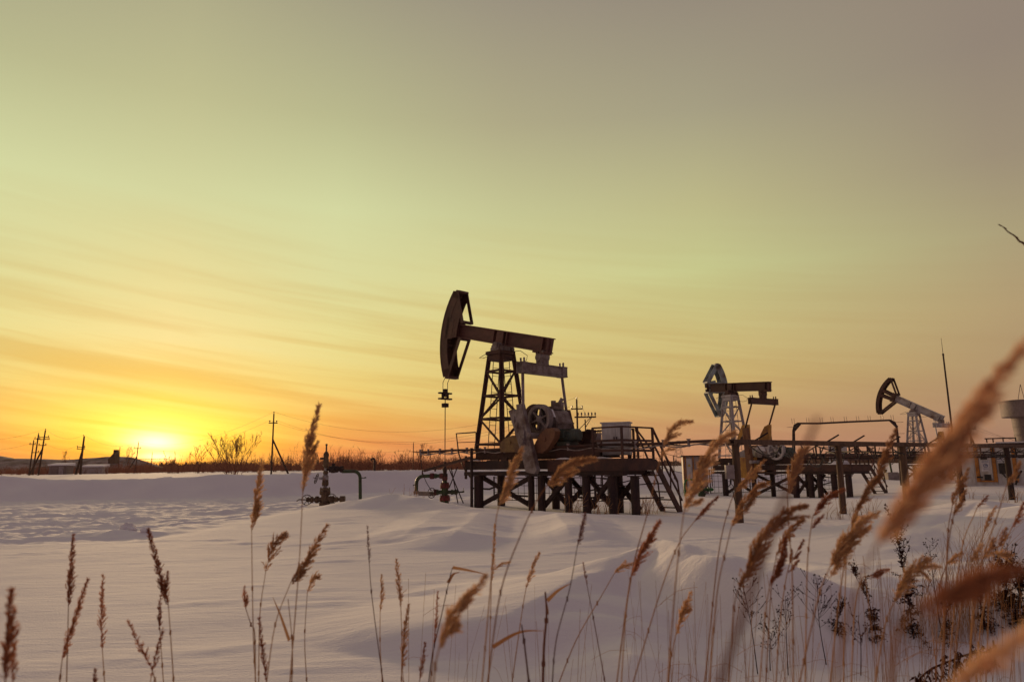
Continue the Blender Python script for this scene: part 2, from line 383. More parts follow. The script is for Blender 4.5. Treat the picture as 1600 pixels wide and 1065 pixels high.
sd = bpy.data.lights.new('sun', 'SUN'); sd.energy = 2.7; sd.angle = R(5.0); sd.color = (1.0, 0.68, 0.36)
so = bpy.data.objects.new('sun', sd); COL.objects.link(so)
sdir = Vector((math.sin(SUN_AZ) * math.cos(SUN_EL), math.cos(SUN_AZ) * math.cos(SUN_EL), math.sin(SUN_EL + R(4.2))))
so.rotation_euler = (-sdir).to_track_quat('-Z', 'Y').to_euler()
so.location = sdir * 50

# ------------------------------------------------------------------ the snow
def _hash(ix, iy, seed):
    n = (ix.astype(np.int64) * 374761393 + iy.astype(np.int64) * 668265263 + seed * 974634779) & 0xFFFFFFFF
    n = ((n ^ (n >> 13)) * 1274126177) & 0xFFFFFFFF
    return ((n ^ (n >> 16)) & 0xFFFF) / 65535.0
def vnoise(x, y, seed=0):
    ix, iy = np.floor(x), np.floor(y); fx, fy = x - ix, y - iy
    fx = fx * fx * fx * (fx * (fx * 6 - 15) + 10); fy = fy * fy * fy * (fy * (fy * 6 - 15) + 10)
    a, b = _hash(ix, iy, seed), _hash(ix + 1, iy, seed); c, d = _hash(ix, iy + 1, seed), _hash(ix + 1, iy + 1, seed)
    return (a + (b - a) * fx) * (1 - fy) + (c + (d - c) * fx) * fy - 0.5
def fbm(x, y, seed=0, o=4):
    s, a = 0.0, 1.0
    for i in range(o):
        s = s + a * vnoise(x * 2 ** i, y * 2 ** i, seed + i * 17); a *= 0.5
    return s
def sstep(a, b, x):
    t = np.clip((x - a) / (b - a), 0, 1); return t * t * (3 - 2 * t)
def _u(px, py=735): 
    d = ray(px, py); return d[0]
# bank pushed up along the far side of the track: pixel column, crest row, crest distance, foot distance
BANK = [(-700, 742, 44, 38), (-100, 742.5, 41, 35), (0, 742.5, 41, 35), (35, 745, 41, 35), (75, 748.5, 41.5, 35), (150, 748.5, 41.5, 35), (235, 747, 41.5, 35), (300, 744.5, 42, 35.5), (345, 740, 42, 36), (385, 742, 42.5, 36.5), (430, 741, 43, 37), (480, 737.5, 44.5, 38.5), (560, 735, 47, 41), (640, 734.5, 49, 43), (740, 733.5, 51, 45), (900, 733, 54, 48), (1040, 733, 56, 50), (1130, 735, 57, 52), (1230, 740, 58, 54)]
_bu = np.array([_u(b[0]) for b in BANK]); _bc = np.array([b[2] for b in BANK], float); _bf = np.array([b[2] - 2.9 for b in BANK], float)
_bz = np.array([at(b[0], b[1], b[2])[2] for b in BANK])
# edge of the smooth near drift
EDGE = [(-900, 888), (-100, 878), (0, 872), (120, 862), (240, 850), (330, 832), (400, 817), (520, 795), (600, 792), (640, 795), (735, 799), (900, 804), (1060, 809), (1160, 823), (1300, 832), (1400, 826), (1700, 815), (2400, 820)]
_eu, _eY = [], []
for px, py in EDGE:
    g = on_plane(px, py, 0.28); _eu.append(g[0] / g[1]); _eY.append(g[1])
_eu, _eY = np.array(_eu), np.array(_eY)
# wind ridges: points (column, row, height added), base level, width near side, width far side
def ridge(pts, z0, wn, wf, s=1.5):
    P = np.array([(*on_plane(a, b, z0 + c * s)[:2], c * s) for a, b, c in pts]); return P, wn * (0.75 if s > 1 else 1), wf
RIDGES = [
    ridge([(740, 986, 0.02), (790, 962, 0.14), (850, 930, 0.18), (905, 898, 0.2), (960, 888, 0.22), (1030, 880, 0.23), (1100, 892, 0.23), (1180, 910, 0.22), (1280, 930, 0.2), (1345, 948, 0.10), (1390, 960, 0.0)], 0.28, 0.55, 2.2, 1.55),
    ridge([(900, 915, 0.0), (960, 925, 0.06), (1040, 902, 0.13), (1085, 920, 0.14), (1150, 942, 0.13), (1200, 946, 0.14), (1255, 974, 0.12), (1300, 992, 0.02)], 0.26, 0.42, 0.8, 1.8),
    ridge([(930, 1000, 0.0), (975, 1012, 0.07), (990, 1045, 0.08), (970, 1090, 0.03), (960, 1130, 0.0)], 0.2, 0.5, 0.7),
    ridge([(1180, 880, 0.03), (1240, 876, 0.12), (1300, 886, 0.14), (1370, 905, 0.1), (1400, 915, 0.0)], 0.28, 0.5, 1.2, 1.2),
    ridge([(1360, 872, 0.02), (1420, 835, 0.16), (1470, 804, 0.30), (1540, 806, 0.32), (1600, 818, 0.33), (1750, 845, 0.2)], 0.28, 1.5, 3.0, 1.15),
    ridge([(1440, 860, 0.0), (1500, 838, 0.10), (1560, 842, 0.12), (1605, 850, 0.05)], 0.3, 0.8, 1.2),
    ridge([(1440, 800, 0.05), (1480, 786, 0.25), (1530, 765, 0.42), (1565, 786, 0.3), (1620, 790, 0.34), (1750, 795, 0.2)], 0.28, 2.0, 3.0, 1.1),
    ridge([(520, 792, 0.02), (560, 786, 0.2), (600, 779, 0.34), (627, 774, 0.40), (655, 780, 0.32), (695, 790, 0.16), (740, 797, 0.05)], 0.22, 1.8, 1.6, 1.0),
    ridge([(530, 790, 0.05), (556, 786, 0.17), (565, 792, 0.08)], 0.22, 0.7, 0.7, 0.5),
    ridge([(748, 800, 0.10), (712, 832, 0.12), (690, 860, 0.0)], 0.28, 0.8, 1.4),
    ridge([(690, 798, 0.08), (645, 826, 0.10), (615, 850, 0.0)], 0.28, 0.7, 1.3),
    ridge([(868, 802, 0.08), (885, 825, 0.10), (893, 850, 0.0)], 0.28, 0.9, 0.8),
    ridge([(905, 804, 0.06), (925, 828, 0.09), (945, 856, 0.0)], 0.28, 0.9, 0.8),
    ridge([(1345, 1010, 0.02), (1400, 990, 0.05), (1500, 985, 0.08), (1600, 968, 0.16), (1700, 955, 0.2)], 0.22, 0.9, 0.9),
    ridge([(0, 850, 0.0), (150, 838, 0.05), (230, 836, 0.06), (300, 828, 0.03), (390, 812, 0.0)], 0.16, 0.6, 1.4),
]
def seg_ridge(x, y, P, wn, wf):
    out = np.zeros(x.shape); rr = np.hypot(x, y)
    for (x0, y0, h0), (x1, y1, h1) in zip(P[:-1], P[1:]):
        dx, dy = x1 - x0, y1 - y0; l2 = dx * dx + dy * dy + 1e-9
        t = np.clip(((x - x0) * dx + (y - y0) * dy) / l2, 0, 1)
        qx, qy = x0 + dx * t, y0 + dy * t
        d = np.hypot(x - qx, y - qy)
        s = ((x - qx) * qx + (y - qy) * qy) / (np.hypot(qx, qy) * (d + 0.05))     # >0: beyond the crest
        k = sstep(-0.7, 0.7, s)
        q = np.clip(1 - d / (wn + (wf - wn) * k), 0, 1)
        out = np.maximum(out, (h0 + (h1 - h0) * t) * (k * (q * q * (3 - 2 * q) * 0.6 + 0.4 * q) + (1 - k) * (q ** 1.4 * (1.6 - 0.6 * q))))
    return out
def height(x, y):
    x = np.asarray(x, float); y = np.asarray(y, float)
    yy = np.maximum(y, 0.5); u = np.where(y > 0.3, x / yy, np.sign(x) * 3.0); u = np.clip(u, -3, 3)
    r = np.hypot(x, y)
    z = 0.10 * np.exp(-(((x - 0) / 9) ** 2 + ((y - 27) / 7) ** 2))
    # hollow round the far wells, rise by the kiosk
    z = z - 0.42 * np.exp(-(((x - 15) / 8) ** 2 + ((y - 44) / 11) ** 2)) + 0.5 * np.exp(-(((x - 27) / 6) ** 2 + ((y - 39) / 6) ** 2))
    # near drift
    ey = np.interp(u, _eu, _eY) + 0.5 * fbm(u * 9, u * 0 + 3.1, 5, 3)
    pl = 1 - sstep(ey, ey + 3.2 + 5.0 * sstep(-0.1, -0.3, u), y)
    lvl = 0.28 + 0.05 * vnoise(x / 4.0, y / 6.0, 3) + 0.02 * vnoise(x / 1.3, y / 2.5, 9)
    z = z + np.where(y > -200, pl, 1) * lvl * (1 - sstep(60, 120, r))
    # bank
    bc = np.interp(u, _bu, _bc); bf = np.interp(u, _bu, _bf); bz = np.interp(u, _bu, _bz)
    wig = 0.9 * fbm(x / 5.0, y / 9.0, 21, 3)
    t = (y - bf + wig) / (bc - bf)
    on = (1 - sstep(0.40, 0.56, u)) * np.where(y > 5, 1, 0)
    prof = np.where(t < 1, np.clip(t, 0, 1) ** 0.8 * (0.35 + 0.65 * sstep(-0.1, 1.0, t)), 1 - 0.85 * sstep(1.0, 2.4, t) )
    prof = np.where(t <= 0, 0, prof)
    lump = 1 + np.where((t > 0) & (t < 1.0), 0.55 * fbm(x / 2.0, y / 1.3, 33, 5) * np.clip(1.15 - t, 0, 1), 0)
    z = z + on * prof * np.maximum(bz, 0.3) * lump * (1 - sstep(60, 75, y))
    # churned track between the drift and the bank
    tr = sstep(1.0, 4.0, y - ey) * (1 - sstep(-0.4, 0.15, t)) * (1 - sstep(-0.08, 0.02, u)) * np.where(y > 3, 1, 0)
    a = R(7); xr, yr = x * math.cos(a) + y * math.sin(a), -x * math.sin(a) + y * math.cos(a)
    ruts = 0.15 * fbm(xr / 6.5, yr / 0.75, 41, 4) + 0.11 * np.abs(fbm(xr / 3.0, yr / 0.5, 57, 3)) + 0.16 * fbm(xr / 0.8, yr / 0.4, 61, 4) * sstep(-0.1, 0.25, fbm(xr / 5, yr / 2, 71, 2)) + 0.05 * fbm(xr / 0.35, yr / 0.2, 67, 3)
    z = z + tr * ruts
    # wind texture on the rest
    wx, wy = x * math.cos(R(14)) + y * math.sin(R(14)), -x * math.sin(R(14)) + y * math.cos(R(14))
    chip = np.maximum(fbm(wx / 1.1 + 0.5 * vnoise(wx, wy * 2, 6), wy / 0.22, 91, 3) - 0.12, 0) * sstep(-0.1, 0.25, fbm(wx / 3.5, wy / 1.6, 95, 2))
    z = z + (0.012 * fbm(wx / 1.8 + 0.8 * vnoise(wx / 3, wy / 2, 5), wy / 0.9, 81, 4) + 0.055 * chip) * (1 - tr) * (1 - sstep(30, 60, r))
    for P, wn, wf in RIDGES:
        z = z + seg_ridge(x, y, P, wn, wf)
    # far field, rising a little
    z = z + 1.05 * sstep(70, 150, r) * (1 - 0.75 * sstep(-0.05, 0.25, u)) * np.where(y > 0, 1, 0)
    z = z + sstep(70, 200, r) * 0.9 * fbm(x / 60, y / 60, 101, 3) * 0.4
    return z
def ground(x, y):
    return float(height(np.array([x]), np.array([y]))[0])

def build_snow():
    rr = [0.0, 0.6, 1.2, 1.8]; r = 2.2
    while r < 2250:
        rr.append(r)
        r *= 1.012 if r < 9 else (1.0085 if r < 62 else 1.06)
    rr = np.array(rr)
    th = np.concatenate([np.linspace(-48, 48, 861), np.linspace(48, 312, 90)[1:-1]]); th = np.radians(th)
    A, B = np.meshgrid(rr, th, indexing='ij')
    x, y = A * np.sin(B), A * np.cos(B)
    z = height(x, y)
    n, k = A.shape
    co = np.stack([x, y, z], -1).reshape(-1, 3)
    i = np.arange(n - 1)[:, None]; j = np.arange(k)[None, :]; j2 = (j + 1) % k
    q = np.stack([(i * k + j), (i * k + j2), ((i + 1) * k + j2), ((i + 1) * k + j)], -1).reshape(-1, 4)
    q = q[:, ::-1]
    me = bpy.data.meshes.new('snow_ground')
    me.vertices.add(len(co)); me.vertices.foreach_set('co', co.ravel().astype(np.float32))
    me.loops.add(q.size); me.loops.foreach_set('vertex_index', q.ravel().astype(np.int32))
    me.polygons.add(len(q)); me.polygons.foreach_set('loop_start', np.arange(0, q.size, 4, dtype=np.int32))
    me.polygons.foreach_set('use_smooth', np.ones(len(q), bool))
    me.update(calc_edges=True); me.validate()
    me.materials.append(M['snow'])
    o = bpy.data.objects.new('snow_ground', me); COL.objects.link(o)
    tag(o, kind='structure')
build_snow()
# ------------------------------------------------------------------ the oil pumps
class Spot:
    """a pump's own frame: x along the beam towards its tail, y across, z up"""
    def __init__(self, px, py, Y, deg, gz=0.0):
        p = at(px, py, Y); self.O = V(p[0], p[1], 0); self.gz = gz; self.pz = p[2] - gz
        t = R(deg); self.t = t
        self.d = V(math.cos(t), -math.sin(t), 0); self.e = V(math.sin(t), math.cos(t), 0)
    def xz(self, px, py, yl):
        """local x,z of a spot seen on the upright plane at local y = yl"""
        q = ray(px, py); t = ((self.O - CAM) @ self.e + yl) / (q @ self.e); p = CAM + q * t
        return float((p - self.O) @ self.d), float(p[2] - self.gz)
    def yz(self, px, py, xl):
        q = ray(px, py); t = ((self.O - CAM) @ self.d + xl) / (q @ self.d); p = CAM + q * t
        return float((p - self.O) @ self.e), float(p[2] - self.gz)
    def loc(self, p):
        p = V(*p) - self.O
        return V(p @ self.d, p @ self.e, p[2] - self.gz)
    def world(self, x, y, z=0.0):
        return self.O + self.d * x + self.e * y + V(0, 0, z + self.gz)
    def root(self, name, label, cat, group=None):
        return empty(name, (self.O[0], self.O[1], self.gz), -self.t, label, cat, group)

def rot2(x, z, a):
    return x * math.cos(a) - z * math.sin(a), x * math.sin(a) + z * math.cos(a)

def pump_jack(S, label, mats, slope, x_head, x_tail, xbar, zbar, pins, weights, cranks, head_turn=0.0, pulley=None, gearbox=None, rod=True, beam_h=0.54, motor=True):
    root = S.root('pump_jack', label, 'oil pump', 'oil pumps of the field')
    PV = V(0.1, 0, S.pz + 0.28)                      # beam axis over the tower
    # tower: four splayed legs, level rails and crossing braces on each side
    zt, zb, at_, ab = S.pz - 0.34, 2.2, 0.31, 0.66
    sides = [(-1, -1), (1, -1), (1, 1), (-1, 1)]
    def leg(c, z):
        k = (z - zb) / (zt - zb); a = ab + (at_ - ab) * k
        return V(c[0] * a - 0.04, c[1] * a, z)
    tw = MB()
    lv = [zt - 0.02, zt - 0.62, zt - 1.52, zt - 2.36, zb + 0.15]
    for c in sides:
        tw.angle(leg(c, zb), leg(c, zt), 0.105, 0.02); tw.bar(leg(c, zb), leg(c, zt), 0.075, 0.075)
    for i in range(4):
        a, b = sides[i], sides[(i + 1) % 4]
        for z in lv[1:]: tw.bar(leg(a, z), leg(b, z), 0.05, 0.075)
        for k in range(1, 4):
            z0, z1 = lv[k], lv[k + 1]
            if (k + i) % 2: tw.bar(leg(a, z0), leg(b, z1), 0.04, 0.06)
            else: tw.bar(leg(b, z0), leg(a, z1), 0.04, 0.06)
    tw.box((-0.04, 0, zt + 0.06), (0.78, 0.78, 0.13)); tw.box((-0.04, 0, zt - 0.12), (0.70, 0.70, 0.2))
    tw.build('tower', mats['tower'], root)
    for (ax, sg) in (('x', 1), ('y', 1)):
        ld = MB()
        for o in (-0.16, 0.16):
            k = lambda z: ab + (at_ - ab) * (z - zb) / (zt - zb) - 0.08
            p0 = V(o, k(zb), zb) if ax == 'x' else V(-k(zb), o, zb)
            p1 = V(o, k(zt), zt) if ax == 'x' else V(-k(zt), o, zt)
            ld.tube(p0, p1, 0.016, n=6)
        z = zb + 0.25
        while z < zt - 0.1:
            q = k(z)
            ld.tube(V(-0.16, q, z) if ax == 'x' else V(-q, -0.16, z), V(0.16, q, z) if ax == 'x' else V(-q, 0.16, z), 0.010, n=5); z += 0.30
        ld.build('ladder', mats['tower'], root)
    sb = MB()
    sb.box((0.05, 0, zt + 0.2), (0.5, 0.34, 0.16)); sb.lathe((0.08, -0.42, zt + 0.30), (0, 1, 0), [(0, 0.001), (0, 0.13), (0.84, 0.13), (0.84, 0.001)])
    for s in (-1, 1):
        sb.box((0.08, s * 0.30, zt + 0.22), (0.42, 0.16, 0.2)); sb.box((0.30, s * 0.30, zt + 0.17), (0.1, 0.1, 0.16)); sb.box((-0.16, s * 0.30, zt + 0.17), (0.1, 0.1, 0.16))
    sb.build('saddle_bearing', mats['bearing'], root)
    for pts in ([(-0.3, 0.2, zt + 0.12), (-0.75, 0.1, zt + 0.22), (-1.2, 0.0, zt + 0.02), (-1.05, 0.05, zt), (-0.6, 0.1, zt + 0.08), (-0.3, 0.2, zt + 0.02)], [(0.3, 0.2, zt + 0.1), (0.7, 0.3, zt + 0.1), (1.05, 0.3, zt - 0.12), (1.0, 0.3, zt - 0.3), (0.7, 0.3, zt - 0.32), (0.35, 0.25, zt - 0.25)]):
        cw = MB(); cw.path(pts, 0.012, 5); cw.build('grease_hose', M['cable'], root)
    # walking beam, an I profile in its own slope
    def B(x, y, w):
        a, b = rot2(x - PV[0], w, -slope); return V(PV[0] + a, y, PV[2] + b)
    bx = V(math.cos(-slope), 0, math.sin(-slope)); bz = V(-math.sin(-slope), 0, math.cos(-slope)); by = V(0, 1, 0)
    H = beam_h / 2
    wb = MB()
    L = x_tail - x_head; cx = (x_tail + x_head) / 2
    wb.box(B(cx, 0, 0), (L, 0.05, 2 * H - 0.04), (bx, by, bz))
    for s in (-1, 1): wb.box(B(cx, 0, s * (H - 0.02)), (L, 0.34, 0.04), (bx, by, bz))
    for x in (x_head + 0.05, -0.28, 0.42, x_tail - 0.32, x_tail - 0.06):
        wb.box(B(x, 0, 0), (0.035, 0.30, 2 * H - 0.08), (bx, by, bz))
    for s in (-1, 1): wb.box(B(0.07, s * 0.12, 0), (0.36, 0.05, 2 * H - 0.082), (bx, by, bz))
    for x in (x_tail - 0.55, x_tail - 0.2): wb.box(B(x, 0, -H - 0.03), (0.2, 0.42, 0.06), (bx, by, bz))
    wb.build('walking_beam', mats['beam'], root)
    # horsehead, in the beam's slope, its arc struck about the pivot
    RA = 3.28
    hinge = B(x_head - 0.02, 0, 0)
    def Hd(r, deg, y):
        """r from the pivot at an angle up from the beam's front axis; head_turn swings it about the hinge"""
        x, w = -r * math.cos(R(deg)), r * math.sin(R(deg))
        a, b = rot2(x, w, -slope); p = V(PV[0] + a, y, PV[2] + b)
        if head_turn:
            q = p - hinge; c, s = math.cos(head_turn), math.sin(head_turn)
            p = hinge + V(q[0] * c - q[1] * s, q[0] * s + q[1] * c, q[2])
        return p
    hh = MB()
    def plate(rd, y0, y1):
        n = len(rd); a = [Hd(r, d, y0) for r, d in rd]; b = [Hd(r, d, y1) for r, d in rd]
        hh.add(a + b, [(i, (i + 1) % n, n + (i + 1) % n, n + i) for i in range(n)]); 
        return a, b
    def strip(inner, outer, y0, y1):
        """quads between two lines, closed box"""
        n = len(inner)
        for i in range(n - 1):
            q = [inner[i], outer[i], outer[i + 1], inner[i + 1]]
            a = [Hd(r, d, y0) for r, d in q]; b = [Hd(r, d, y1) for r, d in q]
            hh.add(a + b, [(0, 1, 2, 3), (7, 6, 5, 4)] + [(j, (j + 1) % 4, 4 + (j + 1) % 4, 4 + j) for j in range(4)])
    T0, T1 = 27.5, -35.0
    N = 22; ang = [T0 + (T1 - T0) * i / N for i in range(N + 1)]
    def polar(x, w): return math.hypot(x, w), math.degrees(math.atan2(w, -x))
    xr = x_head - 0.1 - PV[0]                                 # root of the head at the beam's end, from the pivot
    bk = mats.get('back', 0.14)
    up = [polar(-RA * math.cos(R(T0)) + 0.14 + (xr + bk + RA * math.cos(R(T0)) - 0.14) * k, RA * math.sin(R(T0)) + (0.36 - RA * math.sin(R(T0))) * k) for k in (0, 0.25, 0.5, 0.75, 1)]
    dn = [polar(-RA * math.cos(R(T1)) + 0.16 + (xr + bk + RA * math.cos(R(T1)) - 0.16) * k, RA * math.sin(R(T1)) + (-0.30 - RA * math.sin(R(T1))) * k) for k in (0, 0.25, 0.5, 0.75, 1)]
    for s in (-1, 1):
        y0, y1 = s * 0.235, s * 0.265
        strip([(RA - mats.get('rim', 0.36), a) for a in ang], [(RA, a) for a in ang], y0, y1)           # rim of the side plate
        for line in (up, dn):                                                           # back struts
            off = [(r - 0.0, d) for r, d in line]
            P = [(-r * math.cos(R(d)), r * math.sin(R(d))) for r, d in off]
            v = unit(V(P[-1][0] - P[0][0], P[-1][1] - P[0][1])); nrm = V(-v[1], v[0]) * mats.get('strut', 0.075)
            strip([polar(p[0] - nrm[0], p[1] - nrm[1]) for p in P], [polar(p[0] + nrm[0], p[1] + nrm[1]) for p in P], y0, y1)
        for a0, a1 in ((6.5, 1.5), (-2.0, -7.5)):                                        # ribs from rim to root
            strip([polar(xr + 0.12, 0.30 if a0 > 0 else -0.05), (RA - 0.2, a0)], [polar(xr + 0.12, 0.02 if a0 > 0 else -0.3), (RA - 0.2, a1)], y0 * 0.98, y1 * 0.98)
        if mats.get('solid_head') and s < 0:
            mid = [a for a in ang if a > -8]
            strip([(RA - 0.36, a) for a in mid], [(max(RA - 0.95, 2.4) if a < 14 else RA - 0.36 - 0.59 * max(0, (24 - a) / 10), a) for a in mid], y0 * 0.96, y1 * 0.96)
        # root plate
        q = [polar(xr, 0.42), polar(xr - (0.42 if not mats.get('rim') else 0.22), 0.46), polar(xr - (0.42 if not mats.get('rim') else 0.22), -0.42), polar(xr, -0.36)]
        a = [Hd(r, d, y0) for r, d in q]; b = [Hd(r, d, y1) for r, d in q]
        hh.add(a + b, [(0, 1, 2, 3), (7, 6, 5, 4)] + [(j, (j + 1) % 4, 4 + (j + 1) % 4, 4 + j) for j in range(4)])
        # triangular gusset and tips
        for line, sgn in ((up, 1), (dn, -1)):
            e = line[0]; q = [e, (RA, T0 if sgn > 0 else T1), (RA - 0.02, (T0 - 4) if sgn > 0 else T1 + 5), line[1]]
            a = [Hd(r, d, y0) for r, d in q]; b = [Hd(r, d, y1) for r, d in q]
            hh.add(a + b, [(0, 1, 2, 3), (7, 6, 5, 4)] + [(j, (j + 1) % 4, 4 + (j + 1) % 4, 4 + j) for j in range(4)])
    strip([(RA, a) for a in ang], [(RA + 0.03, a) for a in ang], -0.27, 0.27)              # curved face
    for s in (-1, 1): strip([(RA + 0.02, a) for a in ang], [(RA + 0.06, a) for a in ang], s * 0.25, s * 0.28)
    for line, sgn in ((up, 1), (dn, -1)):                                                  # ties across the back
        for i in (0, 4):
            r, d = line[i]; c = (Hd(r, d, -0.26), Hd(r, d, 0.26)); hh.bar(c[0], c[1], 0.16 if i else 0.22, 0.09)
    for a in (9, -12): hh.bar(Hd(RA - 0.12, a, -0.25), Hd(RA - 0.12, a, 0.25), 0.05, 0.12)
    for s in (-1, 1): hh.box(Hd(RA - 0.06, T0 + 1.0, s * 0.2), (0.07, 0.07, 0.09)); 
    hh.build('horsehead', mats['head'], root)
    # equalizer bar and its bearing
    eq = MB()
    yc, hw = zbar[1], zbar[2]; zc = zbar[0]
    eq.box((xbar, yc, zc), (0.24, 2 * hw, 0.32))
    for s in (-1, 1):
        eq.box((xbar, yc, zc + s * 0.165), (0.34, 2 * hw, 0.025)); eq.box((xbar, yc + s * (hw - 0.13), zc), (0.30, 0.26, 0.38))
        for q in (-0.08, 0.08): eq.tube((xbar + q, yc + s * (hw - 0.14), zc + 0.2), (xbar + q, yc + s * (hw - 0.14), zc + 0.34), 0.035, n=6)
    eq.build('equalizer_bar', mats['bar'], root)
    tb = MB(); zt2 = B(xbar, 0, -H)[2]
    tb.box((xbar, yc, zc + 0.26), (0.24, 0.4, 0.16)); tb.lathe((xbar, yc - 0.24, (zc + zt2) / 2 + 0.1), (0, 1, 0), [(0, 0.001), (0, 0.13), (0.1, 0.15), (0.38, 0.15), (0.48, 0.13), (0.48, 0.001)])
    for s in (-1, 1): tb.box((xbar + s * 0.13, yc * 0.5, zt2 - 0.12), (0.1, 0.34, 0.26))
    tb.build('tail_bearing', mats['bearing'], root)
    # pitman arms
    for s, pin in zip((-1, 1), pins):
        pm = MB(); p0 = V(xbar, yc + s * (hw - 0.14), zc - 0.15); p1 = V(*pin)
        pm.tube(p0, p1, 0.055, n=8); d = unit(p1 - p0); pm.bar(p1 - d * 0.25, p1 + d * 0.12, 0.16, 0.18)
        pm.lathe(p1 - V(0, 0.14, 0), (0, 1, 0), [(0, 0.001), (0, 0.1), (0.28, 0.1), (0.28, 0.001)], 10)
        pm.build('pitman_arm', mats['pitman'], root)
    # cranks and counterweights: outlines on the pump's own upright planes
    for out, y0, y1, mt in cranks:
        cr = MB(); cr.prism(out, y0, y1)
        c = np.mean(out, 0); s = -1 if y0 < 0 else 1
        cr.lathe((c[0], (y0 if s < 0 else y1) + s * 0.0, c[1]), (0, s, 0), [(0, 0.17), (0.05, 0.17), (0.05, 0.001)], 12)
        for k in (0.35, 0.6):
            q = c + (np.array(out[0]) - c) * k; cr.box((q[0], (y0 if s < 0 else y1) + s * 0.02, q[1]), (0.12, 0.05, 0.2))
        cr.build('crank', M[mt], root)
    for out, y0, y1, mt in weights:
        wt = MB(); wt.prism(out, y0, y1); c = np.mean(out, 0); s = -1 if y0 < 0 else 1
        wt.lathe((c[0], y0 if s < 0 else y1, c[1]), (0, s, 0), [(0, 0.06), (0.04, 0.06), (0.04, 0.001)], 8)
        wt.build('counterweight', M[mt], root)
    sh = MB(); sx = np.mean([c[0][0] for c in [(np.mean(o[0], 0),) for o in cranks]]) if cranks else 2.3
    # gearbox with hatch, slow shaft
    if gearbox:
        gx, gz, gw, gh = gearbox
        g = MB()
        g.prism([(gx - gw / 2, gz - gh / 2), (gx + gw / 2, gz - gh / 2), (gx + gw / 2 + 0.12, gz), (gx + gw / 2 - 0.05, gz + gh * 0.42), (gx + gw * 0.15, gz + gh / 2), (gx - gw * 0.25, gz + gh * 0.46), (gx - gw / 2 - 0.12, gz)], -0.40, 0.40)
        for s in (-1, 1): g.lathe((gx - 0.05, s * 0.4, gz), (0, s, 0), [(0, 0.30), (0.10, 0.30), (0.12, 0.24), (0.12, 0.001)], 16)
        for k in range(7): g.box((gx - gw / 2 - 0.02 + gw * k / 6, -0.43, gz - 0.03), (0.05, 0.06, 0.07))
        g.box((gx, 0, gz - 0.02), (gw + 0.3, 0.92, 0.05))
        g.tube((gx, -1.3, gz - 0.45), (gx, 1.3, gz - 0.45), 0.10, n=12)
        go = g.build('gearbox', mats['gearbox'], root)
        b = MB(); b.box((gx + 0.05, 0.0, gz + gh / 2 + 0.05), (gw * 0.5, 0.5, 0.1)); b.box((gx - 0.12, 0.1, gz + gh / 2 + 0.2), (0.12, 0.12, 0.24)); b.box((gx + 0.12, 0.15, gz + gh / 2 + 0.15), (0.2, 0.2, 0.2)); b.tube((gx + 0.1, 0.15, gz + gh / 2 + 0.2), (gx + 0.2, 0.2, gz + gh / 2 + 0.38), 0.07, n=8)
        b.build('breather', mats['bearing'], root)
        hp = MB(); hp.prism([(gx - 0.32, gz + 0.24), (gx + 0.42, gz + 0.16), (gx + 0.3, gz + 0.42), (gx - 0.1, gz + 0.52)], -0.46, -0.40)
        hp.build('snow_cap', M['snow'], go)
    for (wx, wy, wz, wr, mt) in pulley or []:
        w = MB()
        w.ring((wx, wy, wz), (0, 1, 0), wr - 0.06, 0.045, 28, 8); w.lathe((wx, wy - 0.10, wz), (0, 1, 0), [(0, wr - 0.12), (0, wr), (0.05, wr - 0.03), (0.10, wr), (0.15, wr - 0.03), (0.20, wr), (0.20, wr - 0.12), (0, wr - 0.12)], 32)
        w.lathe((wx, wy - 0.12, wz), (0, 1, 0), [(0, 0.001), (0, 0.08), (0.05, 0.12), (0.22, 0.12), (0.22, 0.001)], 14)
        for k in range(6):
            a = 2 * PI * k / 6 + 0.3; c = V(math.cos(a), 0, math.sin(a))
            w.bar(V(wx, wy - 0.03, wz) + c * 0.08, V(wx, wy - 0.03, wz) + c * (wr - 0.1), 0.05, 0.10, V(0, 1, 0))
        w.build('drive_pulley', M[mt], root)
    # skid
    sk = MB()
    for s in (-1, 1):
        sk.box((2.0, s * 0.5, 1.99), (5.7, 0.05, 0.34))
        for q in (-1, 1): sk.box((2.0, s * 0.5, 1.99 + q * 0.185), (5.7, 0.2, 0.03))
    for x in (-0.75, 0.6, 1.7, 3.0, 4.2): sk.box((x, 0, 1.98), (0.12, 0.96, 0.30))
    sk.box((gearbox[0] if gearbox else 2.4, 0, 2.22), (1.5, 0.9, 0.1)); sk.box((gearbox[0] if gearbox else 2.4, 0, 2.4), (0.9, 0.7, 0.4))
    sk.build('skid_frame', mats['skid'], root)
    if motor:
        mo = MB(); mx = (gearbox[0] if gearbox else 2.4) + mats.get('mdx', 0.62)
        mo.lathe((mx - 0.35, -0.3, 2.52), (1, 0, 0), [(0, 0.001), (0, 0.13), (0.05, 0.2), (0.62, 0.2)], 16); mo.lathe((mx + 0.27, -0.3, 2.52), (1, 0, 0), [(0, 0.215), (0.2, 0.205), (0.24, 0.15), (0.24, 0.001)], 16)
        for k in range(12):
            a = 2 * PI * k / 12; mo.bar(V(mx - 0.3, -0.3 + 0.21 * math.cos(a), 2.52 + 0.21 * math.sin(a)), V(mx + 0.25, -0.3 + 0.21 * math.cos(a), 2.52 + 0.21 * math.sin(a)), 0.02, 0.03)
        mo.box((mx, -0.3, 2.25), (0.5, 0.5, 0.12)); mo.box((mx, -0.56, 2.56), (0.22, 0.1, 0.2))
        mo.build('electric_motor', M['motor'], root)
